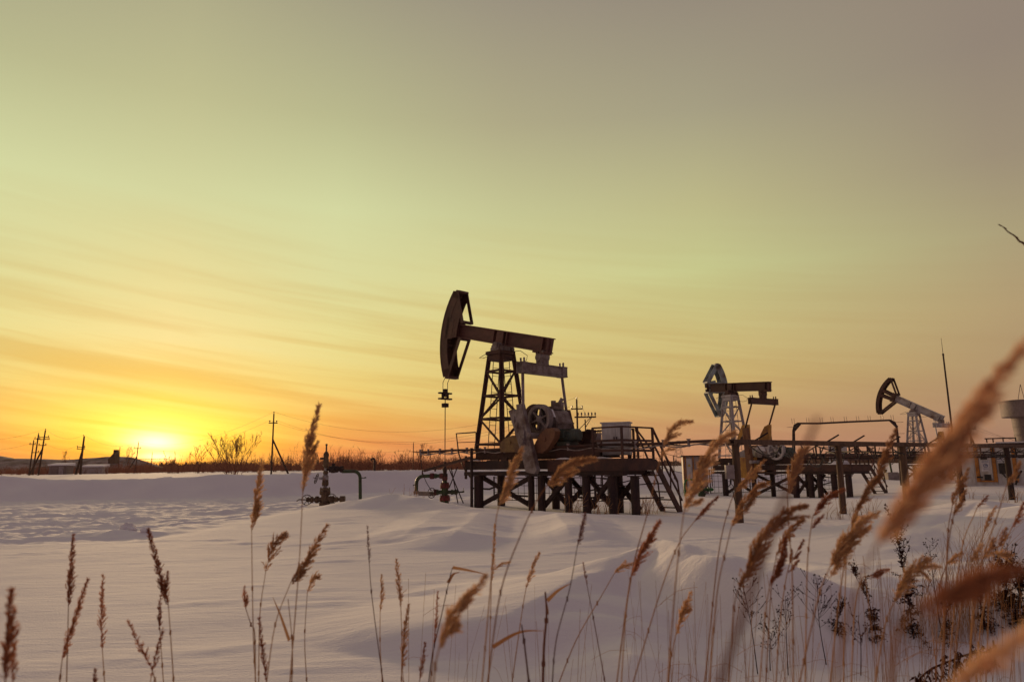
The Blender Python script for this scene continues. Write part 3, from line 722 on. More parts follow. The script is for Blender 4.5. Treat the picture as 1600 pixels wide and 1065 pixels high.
        if pulley:
            bl = MB(); p = pulley[0]
            for s in (-1, 1): bl.bar((p[0] + s * 0.05, p[1], p[2] + s * (p[3] - 0.05)), (mx - 0.45, p[1], 2.52 + s * 0.1), 0.14, 0.02)
            bl.lathe((mx - 0.45, p[1] - 0.08, 2.52), (0, 1, 0), [(0, 0.001), (0, 0.12), (0.16, 0.12), (0.16, 0.001)], 12)
            bl.build('drive_belt', M['cable'], root)
    if rod:
        rx, rz = Hd(RA + 0.06, T1 + 1.5, 0)[0], Hd(RA, T1, 0)[2]; rx = B(0.1 - RA - 0.03, 0, 0)[0] if False else PV[0] - RA - 0.05
        bd = MB()
        for s in (-1, 1): bd.path([Hd(RA + 0.05, T1 + 25, s * 0.12), Hd(RA + 0.05, T1 + 12, s * 0.12), Hd(RA + 0.05, T1 + 1.5, s * 0.12), V(rx, s * 0.12, rz - 0.2), V(rx, s * 0.12, rz - 0.86)], 0.014, 5)
        bd.build('bridle_cable', M['cable'], root)
        cb = MB()
        for q in (0, 0.14): cb.box((rx, 0, rz - 0.62 - q * 1.6), (0.14, 0.62, 0.06))
        for s in (-1, 1): cb.box((rx, s * 0.12, rz - 0.73), (0.08, 0.08, 0.3))
        cb.box((rx, 0, rz - 0.6), (0.16, 0.12, 0.3)); cb.box((rx, 0, rz - 1.1), (0.2, 0.2, 0.16)); cb.build('carrier_bar', M['steel_dark'], root)
        pr = MB(); pr.tube((rx, 0, rz - 0.45), (rx, 0, 1.75), 0.019, n=6); pr.build('polished_rod', M['steel'], root)
        root['rod'] = (rx, 0.0)
    return root

def pile_platform(S, label, piles_n, piles_f, mats, x1=5.95, x0=2.95):
    root = S.root('pump_platform', label, 'platform', 'steel platforms on piles')
    zt = 1.38
    def gl(x, y):
        w = S.world(x, y); return ground(w[0], w[1]) - S.gz - 0.25
    P = []
    for y, row in ((-0.7, piles_n), (0.7, piles_f)):
        for (x, r) in row:
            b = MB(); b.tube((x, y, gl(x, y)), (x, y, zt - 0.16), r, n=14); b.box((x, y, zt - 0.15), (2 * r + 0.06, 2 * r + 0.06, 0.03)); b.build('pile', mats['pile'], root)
        P.append([x for x, r in row])
    fr = MB()
    for y in (-0.7, 0.7):
        fr.box(((x1 - 1.2) / 2, y, zt - 0.07), (x1 + 1.15, 0.2, 0.12)); fr.box((x0 / 2 - 0.6, y * 1.02, 1.60), (x0 + 1.1, 0.08, 0.30))
    x = -1.1
    while x < x1:
        fr.box((x, 0, zt - 0.05), (0.1, 1.36, 0.1)); x += 0.85
    for (qa, qb) in ((-1.15, 0.3), (0.5, x0 - 1.2)): fr.box(((qa + qb) / 2, 0, 1.50), (qb - qa, 1.5, 0.05))
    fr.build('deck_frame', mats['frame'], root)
    rs = random.Random(int(S.O[0] * 10) + 3)
    for k in range(9):                                            # snow left lying on the ledges
        x = rs.uniform(-1.0, x1 - 1.0); L = rs.uniform(0.3, 0.9); y, z = rs.choice(((-0.78, zt + 0.005), (-0.70, 1.76), (0.66, 1.76), (-0.4, 1.545), (-0.55, 2.19)))
        if z > 1.7 and x > x0 - 0.7: x, y, z = rs.uniform(x0, x1 - 0.9), -0.72, 1.755
        sn = MB(); n = 9; up_ = [(x + L * i / n, z + 0.05 * math.sin(PI * i / n) * rs.uniform(0.6, 1.2)) for i in range(n + 1)]
        sn.prism([(x, z)] + up_[1:-1] + [(x + L, z)], y - 0.05, y + 0.06); sn.build('snow_strip', M['snow'], root)
    # cross pipes, plank ends and drooping lines under the deck
    for k in range(7):
        x = rs.uniform(-0.9, x1 - 0.8); z = rs.uniform(0.55, 1.2); L = rs.uniform(0.8, 1.8); q = MB(); q.path([(x, -0.75, z), (x + L * 0.5, -0.5, z - rs.uniform(0.0, 0.15)), (x + L, rs.uniform(-0.7, 0.6), z + rs.uniform(-.1, .15))], rs.choice((0.018, 0.025, 0.035)), 6); q.build('loose_pipe', mats['pile'], root)
    for k in range(5):
        x = -1.0 + k * 0.45 + rs.uniform(0, .2); q = MB(); q.box((x, -0.72, 1.62 + rs.uniform(-.03, .05)), (rs.uniform(0.2, 0.4), 0.06, rs.uniform(0.2, 0.42))); q.build('side_plate', M['wood'] if k % 2 else M['steel'], root)
    dk = MB()
    for y in (-0.8, 0.8): dk.box(((x0 + x1) / 2, y, 1.565), (x1 - x0, 0.06, 0.37))
    dk.box((x1 - 0.03, 0, 1.565), (0.06, 1.54, 0.37)); dk.box((x0 + 0.03, 0, 1.565), (0.06, 1.54, 0.37)); dk.box(((x0 + x1) / 2, 0, 1.72), (x1 - x0 - 0.13, 1.53, 0.04))
    dk.build('deck', mats['deck'], root)
    # braces between the near piles
    row = P[0]
    for a, b in zip(row[:-1], row[1:]):
        if b - a < 0.9: continue
        for (q0, q1) in ((a, b), (b, a)):
            for y in (-0.62, 0.62):
                if y > 0 and b - a > 1.6: continue
                br = MB(); br.angle((q0, y, gl(q0, y) + 0.35), (q1, y, zt - 0.2), 0.10, 0.02); br.bar((q0, y, gl(q0, y) + 0.35), (q1, y, zt - 0.2), 0.05, 0.08); br.build('cross_brace', mats['pile'], root)
    # railing round the tail deck: along the near side, the end and part of the far side
    ra = MB()
    zr = [2.68, 2.28, 1.98]
    near = [(x1 - 1.12, -0.8), (x1 - 0.03, -0.8)]; far = [(x1 - 0.03, 0.8)]; back = [(x1 - 0.75, 0.8), (x1 - 1.95, 0.8), (x1 - 2.85, 0.8)]
    for (x, y) in near + far + back: ra.box((x, y, 2.22), (0.06, 0.06, 0.95))
    ring = near + far
    for z, w in zip(zr, (0.05, 0.07, 0.07)):
        for (a, b) in zip(ring[:-1], ring[1:]): ra.bar((*a, z), (*b, z), 0.035, w)
        for (a, b) in zip(back[:-1], back[1:]): ra.bar((*a, z), (*b, z), 0.035, w)
    ra.bar((x1 - 0.03, 0.0, 1.75), (x1 - 0.03, 0.0, 2.68), 0.05, 0.05)
    ra.bar((x1 - 0.03, -0.1, 2.66), (x1 - 0.03, 0.8, 1.95), 0.03, 0.05)
    ra.bar((x0, 0.8, 2.66), (x0 + 0.15, 0.8, 1.8), 0.05, 0.05)
    ra.build('railing', mats['rail'], root)
    # stairs going away from the deck's far side at its tail
    st = MB(); run = 1.35; yb = 0.84 + run
    sroot = None
    zb = gl(x1 - 0.35, yb) + 0.25
    top = V(0, 0.84, 1.66); bot = V(0, yb, zb)
    for x in (x1 - 0.67, x1 - 0.03):
        st.bar(top + V(x, 0, 0), bot + V(x, 0, -0.05), 0.05, 0.20)
    so = st.build('stairs', mats['deck'], root)
    for k in range(6):
        f = (k + 0.7) / 6.2; p = top + (bot - top) * f
        tr = MB(); tr.box((x1 - 0.35, p[1], p[2]), (0.58, 0.20, 0.035)); tr.build('tread', mats['rail'], so)
    hr = MB()
    for x in (x1 - 0.03,):
        hr.bar(V(x, 0.82, 2.66), V(x, yb - 0.1, zb + 0.95), 0.05, 0.06); hr.bar(V(x, 0.82, 2.2), V(x, yb + 0.12, zb + 0.35), 0.04, 0.05)
        hr.bar(V(x, yb - 0.1, zb + 0.97), V(x, yb + 0.1, zb - 0.2), 0.04, 0.04)
        for f in (0.3, 0.62): 
            p = top + (bot - top) * f; hr.bar(V(x, p[1], p[2]), V(x, p[1] + 0.05, p[2] + 0.95), 0.035, 0.035)
    hr.bar(V(x1 - 0.67, 0.82, 2.66), V(x1 - 0.67, yb - 0.25, zb + 0.9), 0.04, 0.05); hr.bar(V(x1 - 0.67, yb - 0.25, zb + 0.92), V(x1 - 0.67, yb - 0.1, zb - 0.2), 0.035, 0.035)
    hr.build('handrail', mats['rail'], so)
    return root

# ---- the near pump
S1 = Spot(783, 540, 26.0, 45, 0.0)
ol = lambda S, y, pts: [S.xz(a, b, y) for a, b in pts]
m1 = dict(tower=M['steel'], beam=M['beam'], head=M['beam_plain'], bar=M['grey_steel'], bearing=M['grey_steel'], pitman=M['grey_steel'], gearbox=M['grey_steel'], skid=M['steel'], mdx=0.82, solid_head=True, back=0.5)
y0 = -1.15
crank1 = ol(S1, y0, [(798, 642), (804, 639), (811, 643), (810, 632), (818, 631), (829, 680), (842, 734), (838, 740), (825, 737), (815, 698)])
crank1b = ol(S1, 1.15, [(880, 640), (888, 640), (902, 700), (900, 742), (890, 742), (884, 700)])
wts1 = [(ol(S1, -1.02, [(781, 706), (782, 691), (789, 684), (800, 680), (813, 680), (818, 706)]), -1.02, -0.78, 'olive'),
        (ol(S1, -1.02, [(830, 706), (837, 690), (844, 677), (853, 669), (863, 668), (868, 673), (866, 684), (855, 701), (846, 708)]), -1.02, -0.78, 'ochre'),
        (ol(S1, 0.85, [(894, 705), (898, 692), (907, 678), (917, 670), (923, 671), (926, 679), (921, 692), (914, 703)]), 0.85, 1.1, 'umber'),
        (ol(S1, 0.85, [(872, 705), (874, 688), (884, 682), (890, 705)]), 0.85, 1.1, 'umber')]
pj1 = pump_jack(S1, 'large rusty brown oil pump nearest the camera with its horsehead raised against the sky', m1,
    R(14.2), -2.46, 2.56, 2.1, (4.83, -0.04, 1.14), [(*S1.xz(818, 689, -1.28)[:1], -1.28, S1.xz(818, 689, -1.28)[1]), (S1.xz(888, 668, 1.2)[0], 1.2, S1.xz(888, 668, 1.2)[1])],
    wts1, [(crank1, -1.26, -1.08, 'grey_steel'), (crank1b, 1.12, 1.26, 'steel')],
    pulley=[(2.48, -0.62, 3.09, 0.50, 'grey_steel'), (2.0, -0.32, 3.12, 0.52, 'steel'), (2.1, 0.62, 3.12, 0.46, 'steel')], gearbox=(2.56, 2.98, 0.66, 0.9))
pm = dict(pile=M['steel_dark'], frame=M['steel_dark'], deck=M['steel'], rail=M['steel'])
def pile_x(S, y, pxs, row=755): return [(S.xz(p, row, y)[0], r) for p, r in pxs]
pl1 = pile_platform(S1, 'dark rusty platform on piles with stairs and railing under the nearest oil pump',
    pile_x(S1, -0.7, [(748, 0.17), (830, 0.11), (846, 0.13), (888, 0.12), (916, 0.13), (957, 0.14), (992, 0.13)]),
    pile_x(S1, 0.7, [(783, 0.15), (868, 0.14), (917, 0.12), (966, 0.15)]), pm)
# ledge and rail at the tower end of the platform
lr = MB(); z9 = lambda px, py, y: V(S1.xz(px, py, y)[0], y, S1.xz(px, py, y)[1])
lr.path([z9(743, 675, -0.8), z9(713, 677, -0.8), z9(716, 704, -0.8), z9(719, 717, -0.8), z9(726, 733, -0.8), z9(737, 748, -0.75)], 0.028, 6)
lr.path([z9(743, 690, -0.8), z9(714, 691, -0.8)], 0.014, 5); lr.path([z9(744, 675, -0.8), z9(743, 705, -0.8)], 0.025, 6)
lr.bar(z9(719, 718, -0.8), z9(745, 716, -0.8), 0.05, 0.05); lr.bar(z9(728, 712, -0.6), z9(728, 748, -0.6), 0.07, 0.07)
lr.build('end_railing', M['steel'], pl1)
bm_ = MB(); bm_.bar(z9(663, 735, -1.0), z9(738, 714, -0.9), 0.07, 0.09); bm_.path([z9(660, 741, -1.0), z9(660, 735, -1.0), z9(664, 735, -1.0)], 0.03, 5); bm_.box(z9(680, 733, -1.0), (0.05, 0.05, 0.14))
bm_.build('boom', M['steel'], pl1)

# ---- the middle pump, its head swung aside
S2 = Spot(1141, 612, 45.0, 58, -0.3)
m2 = dict(tower=M['pale_steel'], beam=M['beam_plain'], head=M['blue_steel'], bar=M['beam_plain'], bearing=M['beam_plain'], pitman=M['steel'], gearbox=M['pale_steel'], skid=M['steel_dark'], mdx=1.75, strut=0.13)
wts2 = [(ol(S2, -0.9, [(1151, 694), (1156, 677), (1161, 664), (1169, 663), (1171, 694)]), -1.0, -0.75, 'yellow'),
        (ol(S2, -0.9, [(1157, 746), (1157, 714), (1180, 714), (1181, 748)]), -1.0, -0.75, 'yellow'),
        (ol(S2, 0.9, [(1185, 694), (1190, 678), (1196, 666), (1203, 663), (1203, 694)]), 0.8, 1.05, 'yellow'),
        (ol(S2, 0.9, [(1196, 742), (1197, 725), (1210, 725), (1211, 742)]), 0.8, 1.05, 'ochre')]
cr2 = ol(S2, -1.1, [(1162, 668), (1169, 668), (1180, 742), (1170, 742)])
cr2b = ol(S2, 1.1, [(1196, 670), (1202, 670), (1210, 740), (1202, 740)])
a2 = S2.xz(1159, 689, -1.2); b2 = S2.xz(1200, 670, 1.2); hb = S2.xz(1106, 607, 0); tb2 = S2.xz(1204, 604, 0)
sl2 = math.atan2(hb[1] - tb2[1], tb2[0] - hb[0])
pj2 = pump_jack(S2, 'mid-distance oil pump with a pale blue horsehead swung aside and yellow counterweights', m2,
    sl2, hb[0], tb2[0], tb2[0] - 0.6, (S2.yz(1194, 627, tb2[0] - 0.6)[1], 0.0, 1.2), [(a2[0], -1.2, a2[1]), (b2[0], 1.2, b2[1])], wts2,
    [(cr2, -1.25, -1.05, 'ochre'), (cr2b, 1.08, 1.25, 'ochre')], head_turn=R(-105), pulley=[(S2.xz(1213, 703, -0.62)[0], -0.62, S2.xz(1213, 703, -0.62)[1], 0.56, 'pale_steel')], gearbox=((S2.xz(1150, 708, -0.4)[0] + S2.xz(1228, 708, -0.4)[0]) / 2, S2.xz(1190, 709, -0.4)[1], S2.xz(1228, 708, -0.4)[0] - S2.xz(1150, 708, -0.4)[0], 0.85), rod=False, motor=True)
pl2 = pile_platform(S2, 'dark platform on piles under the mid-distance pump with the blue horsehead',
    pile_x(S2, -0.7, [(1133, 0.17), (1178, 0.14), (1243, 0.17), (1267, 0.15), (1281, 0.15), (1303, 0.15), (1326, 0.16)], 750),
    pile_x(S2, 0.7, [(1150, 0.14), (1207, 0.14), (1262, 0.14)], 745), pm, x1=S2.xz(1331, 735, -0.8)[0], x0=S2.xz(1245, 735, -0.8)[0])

# ---- the far pump
S3 = Spot(1427, 640, 63.0, 57, -0.1)
m3_ = dict(tower=M['pale_steel'], beam=M['pale_steel'], head=M['steel'], bar=M['pale_steel'], bearing=M['grey_steel'], pitman=M['pale_steel'], gearbox=M['pale_steel'], skid=M['steel_dark'], strut=0.085, rim=0.24)
h3 = S3.xz(1396, 618, 0); t3 = S3.xz(1480, 655, 0); sl3 = math.atan2(h3[1] - t3[1], t3[0] - h3[0])
wts3 = [([(2.0, 3.3), (2.4, 4.1), (2.7, 4.1), (2.8, 3.3)], -1.0, -0.75, 'yellow'), ([(2.0, 3.3), (2.4, 4.1), (2.7, 4.1), (2.8, 3.3)], 0.8, 1.05, 'yellow')]
pj3 = pump_jack(S3, 'farthest oil pump with a white beam sloping down behind the pipe rack', m3_,
    sl3, h3[0], t3[0], t3[0] - 0.5, (S3.xz(1474, 664, 0)[1], 0, 1.2), [(2.4, -1.2, 3.0), (2.4, 1.2, 3.0)], wts3,
    [([(2.25, 1.6), (2.55, 1.6), (2.65, 3.8), (2.4, 3.8)], -1.25, -1.05, 'ochre'), ([(2.25, 1.6), (2.55, 1.6), (2.65, 3.8), (2.4, 3.8)], 1.08, 1.25, 'ochre')],
    pulley=[(2.6, -0.62, 3.0, 0.5, 'pale_steel')], gearbox=(2.9, 2.9, 0.95, 0.9), beam_h=0.6, rod=False)
pl3 = pile_platform(S3, 'farthest dark platform on piles behind the pipe rack posts', [(-0.8, 0.16), (0.6, 0.15), (2.2, 0.15), (3.8, 0.15), (5.6, 0.15)], [(-0.8, 0.16), (0.6, 0.15), (2.2, 0.15), (3.8, 0.15), (5.6, 0.15)], pm)
# ------------------------------------------------------------------ wellheads
def flange(b, c, axis, r, t=0.05):
    b.lathe(c, axis, [(-t, 0.001), (-t, r), (t, r), (t, 0.001)], 14)
    d, s, u = frame(axis); c = V(*c)
    for k in range(8):
        a = 2 * PI * k / 8; p = c + (s * math.cos(a) + u * math.sin(a)) * (r - 0.03); b.tube(p - d * (t + 0.04), p + d * (t + 0.04), 0.018, n=6)
def handwheel(parent, c, axis, rad, mat):
    b = MB(); b.ring(c, axis, rad, 0.014, 20, 6); d, s, u = frame(axis); c = V(*c)
    for k in range(3):
        a = PI * k / 3; o = (s * math.cos(a) + u * math.sin(a)) * rad; b.tube(c - o, c + o, 0.010, n=5)
    b.tube(c - unit(axis) * 0.02, c + unit(axis) * 0.14, 0.014, n=6)
    return b.build('handwheel', mat, parent)

# left wellhead, a valve tree in dull brown and pale blue
Yw = 28.2; p = at(507, 793, Yw); gz = ground(p[0], p[1])
wl = empty('wellhead', (p[0], p[1], gz - 0.05), 0, 'tall brown and pale blue valve tree standing alone in the snow left of the pumps', 'wellhead', 'wellheads in the snow')
zz = lambda py: at(507, py, Yw)[2] - gz + 0.05
b = MB(); flange(b, (0, 0, zz(787)), (0, 0, 1), 0.21, 0.06); flange(b, (0, 0, zz(792)), (0, 0, 1), 0.19, 0.05)
b.lathe((0, 0, zz(800)), (0, 0, 1), [(0, 0.16), (0.3, 0.16), (0.36, 0.14), (zz(770) - zz(800), 0.15), (zz(766) - zz(800), 0.12)], 14)
flange(b, (0, 0, zz(769)), (0, 0, 1), 0.21, 0.05); flange(b, (0, 0, zz(764)), (0, 0, 1), 0.20, 0.04)
b.build('lower_body', M['valve_dull'], wl)
b = MB(); b.lathe((0, 0, zz(765)), (0, 0, 1), [(0, 0.07), (zz(757) - zz(765), 0.07)], 12); b.build('lower_spool', M['valve_pale'], wl)
b = MB(); flange(b, (0, 0, zz(755)), (0, 0, 1), 0.13, 0.06); flange(b, (0, 0, zz(750)), (0, 0, 1), 0.12, 0.03); b.build('middle_flange', M['valve_dull'], wl)
b = MB(); b.lathe((0, 0, zz(752)), (0, 0, 1), [(0, 0.06), (0.06, 0.12), (0.14, 0.13), (0.22, 0.12), (0.28, 0.06), (zz(728) - zz(752), 0.055)], 12); b.tube((-0.02, 0, zz(747)), (-0.24, -0.05, zz(747)), 0.05, n=8); b.build('gate_valve', M['valve_pale'], wl)
b = MB(); b.tube((0, 0, zz(739)), (0, 0, zz(726)), 0.057, n=10); flange(b, (0, 0, zz(738)), (0, 0, 1), 0.10, 0.04); flange(b, (0, 0, zz(727)), (0, 0, 1), 0.11, 0.04)
b.lathe((0, 0, zz(727)), (0, 0, 1), [(0, 0.09), (0.12, 0.11), (0.22, 0.11), (0.3, 0.08), (zz(712) - zz(727), 0.08)], 12)
flange(b, (0, 0, zz(711)), (0, 0, 1), 0.11, 0.05); b.lathe((0, 0, zz(711)), (0, 0, 1), [(0, 0.09), (0.12, 0.07), (0.16, 0.03), (zz(697) - zz(711), 0.03), (zz(694) - zz(711), 0.045), (zz(693) - zz(711), 0.03)], 10)
b.tube((0, 0, zz(716)), (-0.22, -0.05, zz(716)), 0.045, n=8)
b.build('upper_valve', M['valve_dull'], wl)
b = MB(); zs = zz(733)
b.lathe((0.0, 0, zs), (1, 0.06, 0.02), [(0, 0.05), (0.12, 0.05), (0.13, 0.12), (0.2, 0.12), (0.22, 0.15), (0.36, 0.15), (0.38, 0.08), (0.6, 0.08)], 12)
for q in (0.42, 0.62): flange(b, (q, 0.02, zs), (1, 0, 0), 0.13, 0.035)
b.box((0.3, 0.0, zs + 0.16), (0.1, 0.1, 0.14)); b.build('side_valve', M['steel_dark'], wl)
for (q, sgn) in ((747, 0.35), (716, -0.2)): handwheel(wl, (-0.33, -0.08, zz(q)), (-1, -0.55, sgn), 0.20, M['steel_dark'])
b = MB(); zc = zz(780)
for s, Lq in ((-1, 0.95), (1, 0.72)):
    b.lathe((0, 0, zc), (s, 0, 0), [(0.1, 0.09), (0.26, 0.09), (0.26, 0.13), (0.34, 0.13), (0.34, 0.07), (0.46, 0.07), (0.46, 0.12), (0.54, 0.12), (0.54, 0.06), (0.62, 0.09), (0.7, 0.09), (0.72, 0.03)] if s < 0 else [(0.1, 0.10), (0.2, 0.13), (0.28, 0.13), (0.30, 0.08), (0.5, 0.10), (0.52, 0.06), (0.6, 0.06), (0.6, 0.13), (0.78, 0.13), (0.78, 0.001)], 12)
    flange(b, (s * 0.30, 0, zc), (1, 0, 0), 0.14, 0.03)
b.tube((-0.1, 0, zc), (0.1, 0, zc), 0.1, n=10); b.tube((-0.7, 0, zc), (-1.0, 0.03, zc + 0.01), 0.025, n=6); b.tube((-1.0, 0.03, zc + 0.02), (-1.1, 0.05, zc - 0.05), 0.02, n=6)
b.build('side_outlet', M['valve_dull'], wl)
handwheel(wl, (-0.66, -0.12, zc), (0.25, -1, 0.1), 0.19, M['steel_dark']); handwheel(wl, (0.24, 0.14, zc + 0.02), (0.2, 1, 0.1), 0.19, M['steel_dark'])
b = MB(); xq = at(563, 760, Yw)[0] - p[0]; zq = zz(736.5); gb = ground(p[0] + xq, p[1] + 0.2) - gz
arc = [(xq - 0.30 + 0.26 * math.sin(a), 0.1, zq - 0.26 + 0.26 * math.cos(a)) for a in np.linspace(0, PI / 2, 7)]
b.path([(0.62, 0.03, zq)] + arc + [(xq, 0.12, gb - 0.1)], 0.066, 12); b.tube((xq, 0.1, zz(747)), (xq + 0.16, 0.08, zz(747)), 0.02, n=6); b.box((xq + 0.17, 0.08, zz(746.5)), (0.05, 0.1, 0.05))
b.build('flow_line', M['green'], wl)

# wellhead under the nearest pump
rx = S1.world(pj1['rod'][0], 0); gz2 = ground(rx[0], rx[1])
w2 = empty('wellhead', (rx[0], rx[1], gz2 - 0.05), 0, 'green wellhead with red flanges under the nearest horsehead', 'wellhead', 'wellheads in the snow')
Y2 = rx[1]; z2 = lambda py: at(697, py, Y2)[2] - gz2 + 0.05
b = MB(); b.lathe((0, 0, -0.1), (0, 0, 1), [(0, 0.16), (z2(781) + 0.1, 0.16), (z2(776) + 0.1, 0.12), (z2(768) + 0.1, 0.12), (z2(764) + 0.1, 0.14), (z2(758) + 0.1, 0.12), (z2(750) + 0.1, 0.08), (z2(746) + 0.1, 0.07)], 14); b.build('lower_body', M['green'], w2)
for py, r, t in ((779, 0.21, 0.06), (775.5, 0.19, 0.03), (759.5, 0.19, 0.05), (756, 0.17, 0.03), (746.5, 0.11, 0.06)):
    b = MB(); flange(b, (0, 0, z2(py)), (0, 0, 1), r, t); b.build('red_flange', M['red'], w2)
b = MB(); b.lathe((0, 0, z2(746)), (0, 0, 1), [(0, 0.07), (0.05, 0.11), (0.14, 0.11), (0.18, 0.07), (0.3, 0.09), (0.36, 0.09), (0.4, 0.05), (z2(722) - z2(746), 0.05), (z2(722) - z2(746) + 0.02, 0.02)], 12); b.build('stuffing_box', M['steel_dark'], w2)
b = MB(); zc = z2(768.5)
b.lathe((0, 0, zc), (-1, 0, 0), [(0.08, 0.08), (0.25, 0.08), (0.25, 0.11), (0.33, 0.11), (0.33, 0.06), (0.42, 0.06)], 12); b.lathe((0, 0, zc), (1, 0, 0), [(0.08, 0.07), (0.24, 0.07), (0.24, 0.10), (0.32, 0.10), (0.34, 0.08), (0.44, 0.11), (0.5, 0.08), (0.52, 0.03), (0.72, 0.03)], 12)
b.tube((-0.1, 0, zc), (0.1, 0, zc), 0.08, n=10); b.box((0.72, 0, zc + 0.01), (0.07, 0.07, 0.07)); b.tube((0.72, 0, zc), (0.73, 0, zc + 0.16), 0.012, n=5)
b.build('side_outlet', M['green'], w2)
b = MB(); flange(b, (-0.36, 0, zc), (1, 0, 0), 0.12, 0.035); b.build('red_flange', M['red'], w2)
handwheel(w2, (-0.50, -0.10, zc - 0.02), (-0.6, -1, 0.1), 0.19, M['steel_dark'])
b = MB(); xq = at(650, 760, Y2)[0] - rx[0]; zq = z2(743)
arc = [(xq + 0.28 - 0.26 * math.sin(a), 0.0, zq - 0.26 + 0.26 * math.cos(a)) for a in np.linspace(0, PI / 2, 7)]
b.path([(-0.06, 0, zq + 0.01)] + arc + [(xq + 0.01, 0, z2(767))], 0.07, 12); b.lathe((-0.42, 0, zq), (1, 0, 0), [(0, 0.08), (0.06, 0.10), (0.16, 0.06), (0.26, 0.11)], 12); b.tube((xq - 0.02, 0, z2(756)), (xq - 0.12, 0, z2(757)), 0.02, n=5)
b.build('flow_line', M['green'], w2)
for xx, r in ((-0.5, 0.12), (-0.13, 0.11)):
    b = MB(); flange(b, (xx, 0, zq), (1, 0, 0), r, 0.05); b.build('red_flange', M['red'], w2)
b = MB(); b.path([(xq + 0.01, 0, z2(766)), (xq + 0.02, 0, z2(771))], 0.11, 10); b.bar((xq + 0.1, 0.06, z2(770)), (-0.42, 0.06, z2(771)), 0.2, 0.16); b.build('pale_insulated_pipe', M['concrete'], w2)
b = MB(); b.tube((-0.12, 0, 0.12), (-0.3, -0.05, -0.05), 0.025, n=6); b.tube((-0.3, -0.05, 0.22), (-0.26, -0.04, 0.02), 0.02, n=6); b.box((-0.32, -0.05, 0.22), (0.14, 0.06, 0.05)); b.build('drain_cock', M['steel_dark'], w2)
# rods leaned together beside it
for (a, c) in (((705, 730), (716, 794)), ((701, 730), (725, 796)), ((715, 729), (702, 759))):
    q0 = at(*a, Y2 - 0.6); q1 = at(*c, Y2 - 1.2)
    b = MB(); b.off = V(q1[0], q1[1], ground(q1[0], q1[1])); b.tube(q0, V(q1[0], q1[1], max(q1[2], ground(q1[0], q1[1])) - 0.05), 0.022, n=6)
    o = b.build('leaning_rod', M['steel_dark']); 
    tag(o, {705: 'thin dark rod leaned steeply beside the green wellhead', 701: 'long dark rod leaning furthest out right of the green wellhead', 715: 'short dark rod tilted the other way, crossing the two leaned rods'}[a[0]], 'rod', 'rods leaned by the green wellhead')

# small wellhead by the middle pump and the one past the stairs
def small_well(px, py, Y, label, pipe, post=None):
    p = at(px, py, Y); g = ground(p[0], p[1]); w = empty('wellhead', (p[0], p[1], g - 0.05), 0, label, 'wellhead', 'wellheads in the snow')
    b = MB(); b.lathe((0, 0, 0), (0, 0, 1), [(0, 0.2), (0.2, 0.2), (0.22, 0.15), (0.55, 0.15), (0.6, 0.1), (0.9, 0.1), (0.95, 0.03), (1.2, 0.03)], 12); flange(b, (0, 0, 0.2), (0, 0, 1), 0.24, 0.06); flange(b, (0, 0, 0.85), (0, 0, 1), 0.17, 0.05)
    b.build('lower_body', M['green'], w)
    b = MB(); b.tube((-0.12, 0, 0.45), (0.12, 0, 0.45), 0.09, n=10); b.lathe((0, 0, 0.45), (1, -0.2, 0), [(0.1, 0.09), (0.35, 0.09), (0.36, 0.14), (0.46, 0.14), (0.47, 0.08), (0.62, 0.1), (0.7, 0.04)], 12); b.lathe((0, 0, 0.45), (-1, 0, 0), [(0.1, 0.09), (0.35, 0.09), (0.36, 0.13), (0.46, 0.13), (0.46, 0.001)], 12); b.build('side_outlet', M['green_bright'] if pipe else M['steel_dark'], w)
    if pipe:
        x = at(pipe, py, Y)[0] - p[0]; b = MB(); b.path([(-0.05, 0, 0.98), (x * 0.5, 0, 1.03), (x + 0.25, 0, 1.03), (x + 0.07, 0, 0.98), (x, 0, 0.8), (x, 0, -0.1)], 0.06, 10); b.build('flow_line', M['green_bright'], w)
    handwheel(w, (0.2, -0.3, 0.5), (0, -1, 0.1), 0.17, M['steel_dark'])
    return w
small_well(1096, 764, 43.0, 'small green wellhead with an elbow pipe between the two nearer platforms', 1070)
small_well(1384, 746, 62.0, 'distant small wellhead beside a concrete block past the middle stairs', None)
q = at(1394, 745, 60.0); g = ground(q[0], q[1]); b = MB(); b.off = V(q[0], q[1], g); b.box((q[0], q[1], g + 0.25), (0.95, 0.6, 0.7)); b.box((q[0], q[1], g + 0.62), (0.8, 0.5, 0.06)); tag(b.build('concrete_block', M['concrete']), 'grey concrete block with a post beside the distant small wellhead', 'block')
b = MB(); b.off = V(q[0], q[1], g + 0.6); b.tube((q[0], q[1], g + 0.6), (q[0] - 0.1, q[1], g + 1.65), 0.08, n=8); b.tube((q[0] - 0.1, q[1], g + 1.6), (q[0] - 0.6, q[1], g + 1.5), 0.03, n=6); tag(b.build('post', M['green']), 'short green post standing on the distant concrete block', 'post')

